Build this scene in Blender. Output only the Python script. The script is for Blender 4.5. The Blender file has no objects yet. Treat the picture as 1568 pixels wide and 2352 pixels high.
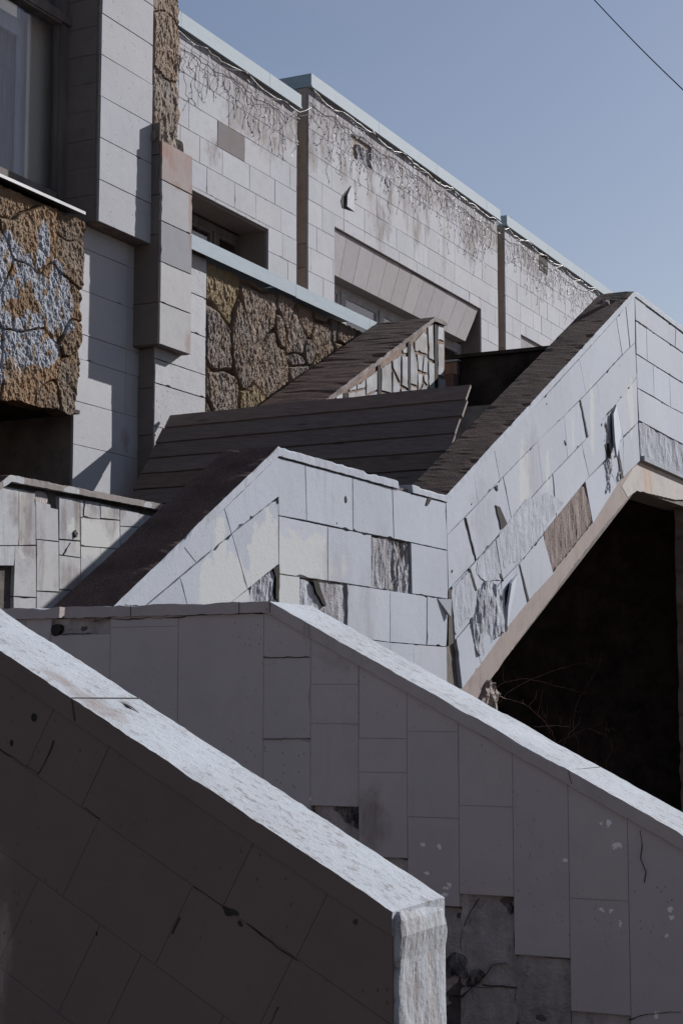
import bpy, math, random
import numpy as np
from mathutils import Vector
random.seed(7)
R_ = math.radians
# ------------------------------------------------------------------ camera, world, sun
SC = bpy.context.scene
COL = SC.collection
ZC = 1.7
FPX, THETA, PITCH = 3861.0, R_(26.25), R_(6.44)
cd = bpy.data.cameras.new('camera'); cam = bpy.data.objects.new('camera', cd); COL.objects.link(cam)
cd.sensor_fit = 'VERTICAL'; cd.sensor_height = 36.0; cd.lens = FPX/2352*36.0
cd.clip_start = 0.05; cd.clip_end = 3000
cam.location = (0, 0, ZC); cam.rotation_euler = (R_(90)+PITCH, 0, THETA-R_(90))
SC.camera = cam

SUN = Vector((2.5, -1.0, 1.48)).normalized()
sl = bpy.data.lights.new('sun', 'SUN'); so = bpy.data.objects.new('sun', sl); COL.objects.link(so)
sl.energy = 5.0; sl.angle = R_(0.5); sl.color = (1.0, 0.975, 0.95)
so.rotation_euler = SUN.to_track_quat('Z', 'Y').to_euler()
so.location = (20, -8, 20)

W = bpy.data.worlds.new('World'); SC.world = W; W.use_nodes = True
wn, wl = W.node_tree.nodes, W.node_tree.links
sky = wn.new('ShaderNodeTexSky'); sky.sky_type = 'NISHITA'; sky.sun_disc = False
sky.sun_elevation = math.asin(SUN.z); sky.sun_rotation = math.atan2(SUN.x, SUN.y)
sky.air_density = 1.3; sky.dust_density = 0.7; sky.ozone_density = 1.6
hs = wn.new('ShaderNodeHueSaturation'); hs.inputs['Saturation'].default_value = 0.95
tc = wn.new('ShaderNodeTexCoord'); mp = wn.new('ShaderNodeMapping'); mp.inputs['Scale'].default_value = (1.2, 2.2, 5.0)
mp.inputs['Rotation'].default_value = (0.2, 0.1, 0.5)
nz = wn.new('ShaderNodeTexNoise'); nz.inputs['Scale'].default_value = 1.6; nz.inputs['Detail'].default_value = 5; nz.inputs['Roughness'].default_value = .45
cr = wn.new('ShaderNodeMapRange'); cr.inputs[1].default_value = .40; cr.inputs[2].default_value = .72; cr.inputs[3].default_value = 0; cr.inputs[4].default_value = .5
mx = wn.new('ShaderNodeMixRGB'); mx.inputs[2].default_value = (4.3, 4.85, 6.2, 1)
bg = wn['Background']; bg.inputs['Strength'].default_value = 0.051
wl.new(sky.outputs[0], hs.inputs['Color']); wl.new(tc.outputs['Generated'], mp.inputs['Vector']); wl.new(mp.outputs[0], nz.inputs['Vector'])
wl.new(nz.outputs['Fac'], cr.inputs[0]); wl.new(cr.outputs[0], mx.inputs[0]); tn = wn.new('ShaderNodeMixRGB'); tn.blend_type = 'MULTIPLY'; tn.inputs[0].default_value = 1; tn.inputs[2].default_value = (1.0, .93, 1.0, 1)
wl.new(hs.outputs[0], tn.inputs[1]); wl.new(tn.outputs[0], mx.inputs[1])
wl.new(mx.outputs[0], bg.inputs['Color'])
SC.view_settings.view_transform = 'Standard'; SC.view_settings.look = 'None'
SC.view_settings.exposure = 0.58; SC.view_settings.gamma = 1.0

# ------------------------------------------------------------------ geometry helpers
ct, st, cp, sp = math.cos(THETA), math.sin(THETA), math.cos(PITCH), math.sin(PITCH)
Fw = (ct*cp, st*cp, sp); Rt = (st, -ct, 0.0); Up = (-ct*sp, -st*sp, cp)
def ray(x, y):
    a = (x-784)/FPX; b = (1176-y)/FPX
    return [Fw[i]+a*Rt[i]+b*Up[i] for i in range(3)]
class PlY:                                   # wall facing -Y ; u = X, v = Z
    def __init__(s, y): s.c = y
    def px(s, q): d = ray(*q); t = s.c/d[1]; return (d[0]*t, d[2]*t+ZC)
    def w(s, u, v, o=0.0): return (u, s.c-o, v)
class PlX:                                   # wall facing -X ; u = -Y, v = Z
    def __init__(s, x): s.c = x
    def px(s, q): d = ray(*q); t = s.c/d[0]; return (-d[1]*t, d[2]*t+ZC)
    def w(s, u, v, o=0.0): return (s.c-o, -u, v)
def frm(ox, oy, k):
    return lambda x, y: (ox+k*x, oy+k*y)
CA = frm(588, 1004.5, .3125); CB = frm(980, 637, .3125); CC = frm(980, 1004.5, .3125); CD = frm(98, 1004.5, .3125)
CE = frm(1323, 637, .2604); CG = frm(735, 490, .3125); CH = frm(1078, 1408.75, .3125); CI = frm(428.75, 551.25, .3125)
CJ = frm(0, 1041.25, .25); CK = frm(0, 0, .2734); CL = frm(0, 428.75, .3125); CM = frm(784, 1690.5, .5); CN = frm(0, 1690.5, .5)
CQ = frm(343, 0, .3125); CR_ = frm(343, 367.5, .3125); CS = frm(735, 122.5, .3125)

def vnoise(x, y, seed=0):
    x = np.asarray(x, float); y = np.asarray(y, float)
    ix = np.floor(x).astype(np.int64); iy = np.floor(y).astype(np.int64); fx = x-ix; fy = y-iy
    def h(a, b):
        n = (a*374761393+b*668265263+seed*2147483647) & 0xffffffff
        n = ((n ^ (n >> 13))*1274126177) & 0xffffffff
        return ((n ^ (n >> 16)) & 0xffff)/65535.0
    sx = fx*fx*(3-2*fx); sy = fy*fy*(3-2*fy)
    return (h(ix, iy)*(1-sx)+h(ix+1, iy)*sx)*(1-sy)+(h(ix, iy+1)*(1-sx)+h(ix+1, iy+1)*sx)*sy
def fbm(x, y, seed=0, o=4, g=.5):
    r = 0; a = 1; t = 0
    for k in range(o):
        r = r+a*vnoise(x, y, seed+k*17); t += a; a *= g; x = x*2.03+3.1; y = y*2.03+1.7
    return r/t
def inpoly(u, v, poly):
    c = np.zeros(np.shape(u), bool); n = len(poly)
    for i in range(n):
        x1, y1 = poly[i]; x2, y2 = poly[(i+1) % n]
        if y1 == y2: continue
        m = ((y1 > v) != (y2 > v)) & (u < (x2-x1)*(v-y1)/(y2-y1)+x1)
        c ^= m
    return c
def area(p): return .5*sum(p[i][0]*p[(i+1) % len(p)][1]-p[(i+1) % len(p)][0]*p[i][1] for i in range(len(p)))
def ccw(p): return list(p) if area(p) > 0 else list(p)[::-1]
def inset(p, g):
    p = ccw(p); n = len(p); L = []
    for i in range(n):
        a, b = Vector(p[i]), Vector(p[(i+1) % n]); d = (b-a)
        if d.length < 1e-5: continue
        d.normalize(); nn = Vector((-d.y, d.x)); L.append((a+nn*g, d))
    out = []
    for i in range(len(L)):
        a, d = L[i-1]; b, e = L[i]
        cr = d.x*e.y-d.y*e.x
        if abs(cr) < 1e-4: out.append(tuple(b)); continue
        t = ((b.x-a.x)*e.y-(b.y-a.y)*e.x)/cr
        out.append(tuple(a+d*t))
    return out
def clip(sub, cl):
    out = ccw(sub); cl = ccw(cl)
    for i in range(len(cl)):
        a, b = cl[i], cl[(i+1) % len(cl)]
        def side(p): return (b[0]-a[0])*(p[1]-a[1])-(b[1]-a[1])*(p[0]-a[0])
        inp = out; out = []
        for j in range(len(inp)):
            p, q = inp[j-1], inp[j]; sp_, sq = side(p), side(q)
            if (sp_ >= 0) != (sq >= 0):
                t = sp_/(sp_-sq); out.append((p[0]+(q[0]-p[0])*t, p[1]+(q[1]-p[1])*t))
            if sq >= 0: out.append(q)
        if not out: return []
    return out

def wob(poly, amp=.005, step=.05, seed=3):
    out = []; rn_ = random.Random(seed)
    for i in range(len(poly)):
        a, b = poly[i], poly[(i+1) % len(poly)]; L = math.hypot(b[0]-a[0], b[1]-a[1]); n_ = max(1, int(L/step)); nx, ny = -(b[1]-a[1])/max(L, 1e-6), (b[0]-a[0])/max(L, 1e-6)
        for j in range(n_):
            t = j/n_; k = 0 if j == 0 else rn_.uniform(-amp, amp)*(3 if rn_.random() < .08 else 1); out.append((a[0]+(b[0]-a[0])*t+nx*k, a[1]+(b[1]-a[1])*t+ny*k))
    return out
ORG = {}
class MB:
    def __init__(s): s.v = []; s.f = []; s.t = []; s.m = []
    def add(s, vs, fs, tone=(1, 1, 1), mi=0):
        b = len(s.v); s.v.extend(vs)
        for f in fs: s.f.append(tuple(i+b for i in f)); s.t.append(tone); s.m.append(mi)
    def build(s, name, mats, parent=None, smooth=False):
        me = bpy.data.meshes.new(name)
        o = bpy.data.objects.new(name, me); COL.objects.link(o)
        org = ORG.get(parent.name, (0, 0, 0)) if parent else (0, 0, 0)
        if parent: o.parent = parent
        ORG[o.name] = org
        V = np.array(s.v, float)-np.array(org, float)
        me.from_pydata(V.tolist(), [], s.f)
        if not isinstance(mats, (list, tuple)): mats = [mats]
        for m in mats: me.materials.append(m)
        me.polygons.foreach_set('material_index', s.m)
        if smooth: me.polygons.foreach_set('use_smooth', [True]*len(s.f))
        ca = me.color_attributes.new('tone', 'FLOAT_COLOR', 'CORNER')
        ln = np.array([len(f) for f in s.f]); T = np.array([(t[0], t[1], t[2], 1.0) for t in s.t], np.float32)
        ca.data.foreach_set('color', np.repeat(T, ln, axis=0).ravel())
        me.update()
        return o
def thing(name, label, cat, loc, group=None):
    o = bpy.data.objects.new(name, None); COL.objects.link(o); o.location = loc; o.empty_display_size = .3
    ORG[o.name] = tuple(loc); o['label'] = label; o['category'] = cat
    if group: o['group'] = group
    return o
def struct(o): o['kind'] = 'structure'; return o

def box(mb, a, b, tone=(1, 1, 1), mi=0):
    x0, y0, z0 = a; x1, y1, z1 = b
    v = [(x0, y0, z0), (x1, y0, z0), (x1, y1, z0), (x0, y1, z0), (x0, y0, z1), (x1, y0, z1), (x1, y1, z1), (x0, y1, z1)]
    mb.add(v, [(0, 3, 2, 1), (4, 5, 6, 7), (0, 1, 5, 4), (1, 2, 6, 5), (2, 3, 7, 6), (3, 0, 4, 7)], tone, mi)
def prism(mb, pl, poly, o0, o1, tone=(1, 1, 1), mi=0):
    p = ccw(poly); n = len(p)
    v = [pl.w(a, b, o1) for a, b in p]+[pl.w(a, b, o0) for a, b in p]
    fs = [tuple(range(n)), tuple(range(2*n-1, n-1, -1))]+[(i, i+n, (i+1) % n+n, (i+1) % n) for i in range(n)]
    mb.add(v, fs, tone, mi)
def beam(mb, a, b, r, tone=(1, 1, 1), n=4, r2=None):
    a = Vector(a); b = Vector(b); d = (b-a)
    if d.length < 1e-6: return
    d.normalize(); up = Vector((0, 0, 1)) if abs(d.z) < .9 else Vector((1, 0, 0))
    s1 = d.cross(up).normalized(); s2 = d.cross(s1)
    r2 = r if r2 is None else r2
    v = []
    for P, q in ((a, r), (b, r2)):
        for k in range(n):
            t = 2*math.pi*k/n+.5; v.append(tuple(P+s1*math.cos(t)*q+s2*math.sin(t)*q))
    mb.add(v, [(k, (k+1) % n, (k+1) % n+n, k+n) for k in range(n)]+[tuple(range(n))[::-1], tuple(range(n, 2*n))], tone)
def tube(mb, pts, r, tone=(1, 1, 1), n=4, r2=None):
    m = len(pts)-1
    for i in range(m):
        ra = r if r2 is None else r+(r2-r)*i/m; rb = r if r2 is None else r+(r2-r)*(i+1)/m
        beam(mb, pts[i], pts[i+1], ra, tone, n, rb)

def tile(mb, pl, poly, back=0.0, front=.025, tone=(1, 1, 1), gap=.004, chip=1.0, tilt=1.0, fill=None, fd=.005):
    if fill is not None and len(poly) > 2:
        pp_ = ccw(poly); mb.add([pl.w(a, b, front-fd) for a, b in pp_], [tuple(range(len(pp_)))], tuple(fill*q for q in tone))
    p = inset(poly, gap/2)
    if len(p) < 3 or area(p) < 4e-4: return
    cu = sum(a for a, b in p)/len(p); cv = sum(b for a, b in p)/len(p)
    ta = random.uniform(-.006, .006)*tilt; tb = random.uniform(-.006, .006)*tilt; d0 = random.uniform(-.0015, .0015)*tilt
    q = []
    n = len(p)
    for i in range(n):
        a, b = p[i], p[(i+1) % n]; L = math.hypot(b[0]-a[0], b[1]-a[1]); k = max(1, int(L/.045)) if chip > 0 else 1
        nx, ny = (-(b[1]-a[1])/max(L, 1e-6), (b[0]-a[0])/max(L, 1e-6))
        for j in range(k):
            t = j/k; c = 0 if j == 0 else random.uniform(0, .0018)*chip
            if random.random() < .035*chip: c += random.uniform(.004, .014)
            q.append((a[0]+(b[0]-a[0])*t+nx*c, a[1]+(b[1]-a[1])*t+ny*c))
    m = len(q); bev = .0025
    def off(a, b): return front+d0+ta*(a-cu)+tb*(b-cv)
    v = [pl.w(a+(cu-a)*.006, b+(cv-b)*.006, off(a, b)) for a, b in q]+[pl.w(a, b, off(a, b)-bev) for a, b in q]+[pl.w(a, b, back) for a, b in q]
    fs = [tuple(range(m))]+[(i, i+m, (i+1) % m+m, (i+1) % m) for i in range(m)]+[(i+m, i+2*m, (i+1) % m+2*m, (i+1) % m+m) for i in range(m)]
    mb.add(v, fs, tone)
def rtone(a=.05, base=1.0, warm=.012):
    g = base*(1+random.uniform(-a, a)); w = random.uniform(-warm, warm)
    return (g*(1+w), g, g*(1-w))
def yat(line, x):
    L = sorted(line)
    for i in range(len(L)-1):
        if x <= L[i+1][0] or i == len(L)-2:
            (x0, y0), (x1, y1) = L[i], L[i+1]
            return y0+(y1-y0)*(x-x0)/(x1-x0)
def course(mb, pl, top, bot, cuts, skip=(), tones={}, fr=None, **kw):
    fr = fr or (lambda x, y: (x, y))
    for i in range(len(cuts)-1):
        if i in skip: continue
        (ta, ba), (tb, bb) = cuts[i], cuts[i+1]
        q = [fr(ta, yat(top, ta)), fr(tb, yat(top, tb)), fr(bb, yat(bot, bb)), fr(ba, yat(bot, ba))]
        tile(mb, pl, [pl.px(k) for k in q], tone=tones.get(i, rtone()), **kw)
def grid(mb, pl, u0, u1, rows, L, opens=(), seed=0, tonef=None, skip=(), region=None, **kw):
    rnd = random.Random(seed)
    for r in range(len(rows)-1):
        v0, v1 = rows[r], rows[r+1]
        u = u0-rnd.uniform(0, L)
        while u < u1:
            l = L*rnd.choice([1, 1, 1, .66, .8, 1.1]); a, b = max(u, u0), min(u+l, u1); u += l
            if b-a < .03: continue
            if any(a <= s[0] <= b and v0 <= s[1] <= v1 for s in skip): continue
            parts = [(a, b, v0, v1)]
            for (oa, ob, oc, od) in opens:
                np_ = []
                for (A, B, C, D) in parts:
                    if B <= oa or A >= ob or D <= oc or C >= od: np_.append((A, B, C, D)); continue
                    if A < oa: np_.append((A, oa, C, D))
                    if B > ob: np_.append((ob, B, C, D))
                    A2, B2 = max(A, oa), min(B, ob)
                    if D > od: np_.append((A2, B2, od, D))
                    if C < oc: np_.append((A2, B2, C, oc))
                parts = np_
            for (A, B, C, D) in parts:
                if B-A < .012 or D-C < .012: continue
                q = [(A, C), (B, C), (B, D), (A, D)]
                if region:
                    q = clip(q, region)
                    if len(q) < 3: continue
                tile(mb, pl, q, tone=(tonef((A+B)/2, (C+D)/2, rnd) if tonef else rtone()), **kw)
def sweep(mb, pl, T, B, o_out, o_in, seg=.035, amp=.002, chip=.012, tone=(1, 1, 1), seed=1, top_mi=1, cap_mi=0, gaps=()):
    rings = []; S = 0; k = 5
    st_ = []
    for i in range(len(T)-1):
        L = math.hypot(T[i+1][0]-T[i][0], T[i+1][1]-T[i][1]); n = max(1, int(L/seg))
        for j in range(n+(1 if i == len(T)-2 else 0)):
            t = j/n
            st_.append((T[i][0]+(T[i+1][0]-T[i][0])*t, T[i][1]+(T[i+1][1]-T[i][1])*t, B[i][0]+(B[i+1][0]-B[i][0])*t, B[i][1]+(B[i+1][1]-B[i][1])*t, S+L*t))
        S += L
    rng = random.Random(seed)
    vs = []
    for (tu, tv, bu, bv, s) in st_:
        c = max(0, float(vnoise(s*9, 3.3, seed))-.62)*chip*2.6+max(0, float(vnoise(s*23, 7.3, seed))-.6)*chip
        wob = (float(vnoise(s*2.2, 1.1, seed))-.5)*amp*2.5
        ring = []
        for i in range(k):
            f = i/(k-1); o = o_out+(o_in-o_out)*f
            dz = rng.uniform(-amp, amp)*.6+wob-(c if i == 0 else (c*.5 if i == k-1 else 0))
            if i == 0: o -= c*.6
            ring.append(pl.w(tu, tv+dz, o))
        ring.append(pl.w(bu, bv+rng.uniform(-amp, amp), o_in))
        ring.append(pl.w(bu, bv+rng.uniform(-amp, amp), o_out))
        mu, mv = (tu*.82+bu*.18), (tv*.82+bv*.18)
        ring.append(pl.w(mu, mv+wob-c*.8, o_out+rng.uniform(-amp, amp)*.5))
        rings.append(ring)
    m = len(rings[0]); nr = len(rings)
    v = [p for r in rings for p in r]
    for i in range(nr-1):
        s = st_[i][4]
        if any(a <= s <= b for a, b in gaps): continue
    base = len(mb.v); mb.v.extend(v)
    for i in range(nr-1):
        s = st_[i][4]
        if any(a <= s <= b for a, b in gaps): continue
        for j in range(m):
            mb.f.append((base+i*m+j, base+i*m+(j+1) % m, base+(i+1)*m+(j+1) % m, base+(i+1)*m+j))
            mb.t.append(tone); mb.m.append(top_mi if j < k-1 else 0)
        pv = st_[i-1][4] if i else -9; nx = st_[i+1][4]
        if i == 0 or any(a <= pv <= b for a, b in gaps): mb.f.append(tuple(base+i*m+j for j in range(m))[::-1]); mb.t.append(tone); mb.m.append(cap_mi)
        if i == nr-2 or any(a <= nx <= b for a, b in gaps): mb.f.append(tuple(base+(i+1)*m+j for j in range(m))); mb.t.append(tone); mb.m.append(cap_mi)
def hfield(mb, pl, poly, res, hf, tf=None, back=0.0, jag=.012, jf=14, seed=3, mi=0):
    us = [p[0] for p in poly]; vs = [p[1] for p in poly]
    u0, u1, v0, v1 = min(us)-jag, max(us)+jag, min(vs)-jag, max(vs)+jag
    nu = max(2, int((u1-u0)/res)); nv = max(2, int((v1-v0)/res))
    U, V = np.meshgrid(np.linspace(u0, u1, nu+1), np.linspace(v0, v1, nv+1))
    H = hf(U, V)
    uc = (U[:-1, :-1]+U[1:, 1:])/2; vc = (V[:-1, :-1]+V[1:, 1:])/2
    ju = (fbm(uc*jf, vc*jf, seed, 3)-.5)*2*jag*1.6; jv = (fbm(uc*jf+9, vc*jf+4, seed+5, 3)-.5)*2*jag*1.6
    keep = inpoly(uc+ju, vc+jv, poly)
    idx = -np.ones(U.shape, int)
    tone = tf(U, V, H) if tf else None
    kk = np.argwhere(keep)
    base = len(mb.v); n = 0
    use = np.zeros(U.shape, bool)
    use[:-1, :-1] |= keep; use[1:, :-1] |= keep; use[:-1, 1:] |= keep; use[1:, 1:] |= keep
    jj = np.argwhere(use)
    idx[use] = np.arange(len(jj))+base
    for (i, j) in jj: mb.v.append(pl.w(float(U[i, j]), float(V[i, j]), float(H[i, j])))
    edge = {}
    for (i, j) in kk:
        a, b, c, d = int(idx[i, j]), int(idx[i, j+1]), int(idx[i+1, j+1]), int(idx[i+1, j])
        mb.f.append((a, b, c, d)); mb.m.append(mi)
        tn = (1, 1, 1) if tone is None else tuple(float(x) for x in tone[i, j])
        mb.t.append(tn)
        for e in ((a, b), (b, c), (c, d), (d, a)):
            if (e[1], e[0]) in edge: del edge[(e[1], e[0])]
            else: edge[e] = tn
    bm = {}
    rev = {int(idx[i, j]): (float(U[i, j]), float(V[i, j])) for (i, j) in jj}
    hh = {int(idx[i, j]): float(H[i, j]) for (i, j) in jj}
    nb = {}
    for (a, b) in edge: nb.setdefault(a, []).append(b); nb.setdefault(b, []).append(a)
    for it in range(3):
        new = {}
        for q, L in nb.items():
            if len(L) == 2: new[q] = tuple(.4*rev[q][k]+.3*(rev[L[0]][k]+rev[L[1]][k]) for k in (0, 1))
        rev.update(new)
    for q in nb: mb.v[q] = pl.w(rev[q][0], rev[q][1], hh[q])
    for (a, b), tn in edge.items():
        for q in (a, b):
            if q not in bm: bm[q] = len(mb.v); mb.v.append(pl.w(rev[q][0], rev[q][1], back))
        mb.f.append((b, a, bm[a], bm[b])); mb.t.append(tn); mb.m.append(mi)

# ------------------------------------------------------------------ materials
def lk(nt, a, b): nt.links.new(a, b)
ALB = {k: .66 for k in ('flaking_white_paint', 'white_coping_edge', 'raw_concrete_edge', 'rust_streaked_beam', 'rough_painted_render', 'stained_rough_render', 'brown_mortar_bed', 'facade_limestone',
    'hood_limestone', 'pillar_limestone', 'pier_limestone', 'base_limestone', 'patched_white_paint', 'galvanised_flashing', 'brown_rustic_stone', 'ochre_rustic_stone', 'white_paint_on_stone', 'weathered_white_coping',
    'worn_white_post', 'crazy_white_stone', 'pitted_limestone', 'weathered_coping', 'broken_stone', 'paving_dust', 'sill_metal', 'brown_mortar', 'raw_board')}
ALB['brown_washed_aggregate'] = .8
class NT:
    def __init__(s, name):
        s.m = bpy.data.materials.new(name); s.m.use_nodes = True; s.n = s.m.node_tree.nodes; s.nt = s.m.node_tree
        s.b = s.n['Principled BSDF']; s.pos = s.n.new('ShaderNodeNewGeometry').outputs['Position']
    def noise(s, scale, detail=4, rough=.55, vec=None, sc3=None, out='Fac', dist=0):
        v = vec or s.pos
        if sc3: v = s.vm('MULTIPLY', v, sc3)
        n = s.n.new('ShaderNodeTexNoise'); n.inputs['Scale'].default_value = scale; n.inputs['Detail'].default_value = detail
        n.inputs['Roughness'].default_value = rough; n.inputs['Distortion'].default_value = dist; lk(s.nt, v, n.inputs['Vector']); return n.outputs[out]
    def vm(s, op, a, b=None, out=0):
        n = s.n.new('ShaderNodeVectorMath'); n.operation = op
        for i, x in enumerate((a, b)):
            if x is None: continue
            if isinstance(x, (tuple, list)): n.inputs[i].default_value = x
            elif isinstance(x, float): n.inputs['Scale'].default_value = x
            else: lk(s.nt, x, n.inputs[i])
        return n.outputs['Value'] if out == 'v' else n.outputs[0]
    def mt(s, op, a, b=0.0, clamp=False):
        n = s.n.new('ShaderNodeMath'); n.operation = op; n.use_clamp = clamp
        for i, x in enumerate((a, b)):
            if isinstance(x, (int, float)): n.inputs[i].default_value = x
            else: lk(s.nt, x, n.inputs[i])
        return n.outputs[0]
    def mr(s, x, a, b, c=0.0, d=1.0, smooth=False):
        n = s.n.new('ShaderNodeMapRange'); n.clamp = True
        if smooth: n.interpolation_type = 'SMOOTHSTEP'
        lk(s.nt, x, n.inputs[0])
        for i, q in enumerate((a, b, c, d)): n.inputs[i+1].default_value = q
        return n.outputs[0]
    def mix(s, f, a, b, op='MIX'):
        n = s.n.new('ShaderNodeMixRGB'); n.blend_type = op
        for i, x in enumerate((f, a, b)):
            if isinstance(x, (int, float)): n.inputs[i].default_value = x
            elif isinstance(x, tuple): n.inputs[i].default_value = (*x, 1) if len(x) == 3 else x
            else: lk(s.nt, x, n.inputs[i])
        return n.outputs[0]
    def vor(s, scale, feat='F1', out='Distance', sc3=None, vec=None):
        v = vec or s.pos
        if sc3: v = s.vm('MULTIPLY', v, sc3)
        n = s.n.new('ShaderNodeTexVoronoi'); n.feature = feat; n.inputs['Scale'].default_value = scale; lk(s.nt, v, n.inputs['Vector']); return n.outputs[out]
    def blobs(s, bl, edge=.25, wob=.35, wscale=9.0, soft=False):
        nv = s.noise(wscale, 5, .6, out='Color'); nv = s.vm('SUBTRACT', nv, (.5, .5, .5))
        res = None
        for (c, r) in bl:
            d = s.vm('SUBTRACT', s.pos, tuple(c)); d = s.vm('MULTIPLY', d, tuple(1.0/q for q in r))
            w = s.n.new('ShaderNodeVectorMath'); w.operation = 'SCALE'; lk(s.nt, nv, w.inputs[0]); w.inputs['Scale'].default_value = wob*3
            d = s.vm('ADD', d, w.outputs[0]); l = s.vm('LENGTH', d, out='v')
            res = l if res is None else s.mt('MINIMUM', res, l)
        return s.mr(res, 1-edge, 1+edge, 1, 0, smooth=soft)
    def tone(s):
        n = s.n.new('ShaderNodeVertexColor'); n.layer_name = 'tone'; return n.outputs[0]
    def bump(s, h, strength, dist, prev=None):
        n = s.n.new('ShaderNodeBump'); n.inputs['Strength'].default_value = strength; n.inputs['Distance'].default_value = dist
        lk(s.nt, h, n.inputs['Height'])
        if prev: lk(s.nt, prev, n.inputs['Normal'])
        return n.outputs[0]
    def done(s, col, rough=.85, nrm=None, spec=.3, metal=0.0):
        k = ALB.get(s.m.name.split('.')[0], 1.0)
        if k != 1.0: col = s.mix(1.0, col, (k, k, k), 'MULTIPLY')
        lk(s.nt, col, s.b.inputs['Base Color']) if not isinstance(col, tuple) else setattr(s.b.inputs['Base Color'], 'default_value', (*col, 1))
        if isinstance(rough, float): s.b.inputs['Roughness'].default_value = rough
        else: lk(s.nt, rough, s.b.inputs['Roughness'])
        s.b.inputs['Specular IOR Level'].default_value = spec; s.b.inputs['Metallic'].default_value = metal
        if nrm: lk(s.nt, nrm, s.b.inputs['Normal'])
        return s.m
def bl(pl, q, rx, rz, k=None):
    """blob centred on a point of a wall plane, radii in metres"""
    u, v = pl.px(q); c = pl.w(u, v, 0)
    return (c, (rx, .5, rz) if isinstance(pl, PlY) else (.5, rx, rz))
def m_clad(name, base, stain=(.16, .12, .11), stain_amt=.35, streak=.3, pits=.25, pit_scale=55, cream=None, dirt=None, flakes=None, dirtcol=(.2, .16, .145), creamcol=(.74, .71, .60), bumpk=1.0, grime=.1, edge=.25):
    s = NT(name)
    n1 = s.noise(1.3, 5, .6); n2 = s.noise(9, 5, .65)
    c = s.mix(s.mr(n1, .3, .7), tuple(b*.93 for b in base), tuple(min(.95, b*1.05) for b in base))
    c = s.mix(s.mt('MULTIPLY', s.mr(n2, .45, .75), grime), c, tuple(b*.55 for b in base))
    c = s.mix(1.0, c, s.tone(), 'MULTIPLY')
    if streak > 0:
        sn = s.noise(3.0, 6, .65, sc3=(5, 5, .55)); big = s.noise(.9, 3, .5)
        f = s.mt('MULTIPLY', s.mr(sn, .56, .74), s.mr(big, .48, .62)); f = s.mt('MULTIPLY', f, streak)
        c = s.mix(f, c, stain)
    if cream: c = s.mix(s.mt('MULTIPLY', s.blobs(cream, edge=.06, wob=.55, wscale=13), .85), c, creamcol)
    if dirt:
        m = s.blobs(dirt, edge=.55, wob=.9, wscale=8, soft=True); dn = s.noise(5, 6, .7, sc3=(3, 3, .8))
        c = s.mix(s.mt('MULTIPLY', m, s.mr(dn, .36, .66, .15, stain_amt+.5)), c, dirtcol)
    if flakes: c = s.mix(s.blobs(flakes, edge=.05, wob=1.6, wscale=75), c, tuple(min(.8, b*1.9) for b in base))
    # small pits and scratches
    wv = s.vor(pit_scale, sc3=(1.5, 1.5, .8)); wr = s.vor(pit_scale, out='Color', sc3=(1.5, 1.5, .8))
    sx = s.n.new('ShaderNodeSeparateColor'); lk(s.nt, wr, sx.inputs[0])
    pm = s.mt('MULTIPLY', s.mr(wv, .13, .22, 1, 0), s.mt('LESS_THAN', sx.outputs[0], pits*.3))
    pm = s.mt('MULTIPLY', pm, s.mr(s.noise(1.7, 3), .42, .58))
    c = s.mix(s.mt('MULTIPLY', pm, .75), c, stain)
    h = s.mt('ADD', s.noise(70, 4, .6), s.mt('MULTIPLY', s.noise(14, 5, .6), 1.2)); h = s.mt('SUBTRACT', h, s.mt('MULTIPLY', pm, 1.6))
    nb = s.bump(h, .40*bumpk, .0026)
    return s.done(c, .88, nb, .2)
def m_plain(name, base, var=.25, scale=4, bump=.3, bd=.006, bs=40, rough=.9, c2=None, tone=True, spec=.2, sc3=None, metal=0.0):
    s = NT(name); n = s.noise(scale, 6, .65, sc3=sc3)
    c = s.mix(s.mr(n, .35, .65), tuple(b*(1-var) for b in base), c2 or tuple(min(.95, b*(1+var)) for b in base))
    if tone: c = s.mix(1.0, c, s.tone(), 'MULTIPLY')
    nb = s.bump(s.noise(bs, 5, .65, sc3=sc3), bump, bd) if bump else None
    return s.done(c, rough, nb, spec, metal)

Y3, Y4, Y5, YF = 4.25, 6.2, 6.3, 9.4
W3, WL4, WL5, FAC = PlY(Y3), PlY(Y4), PlY(Y5), PlY(YF)
X1, X2 = 3.2, 5.5
W1, W2 = PlX(X1), PlX(X2)
TH3, TH2, TH1 = .28, .30, .255

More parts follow.
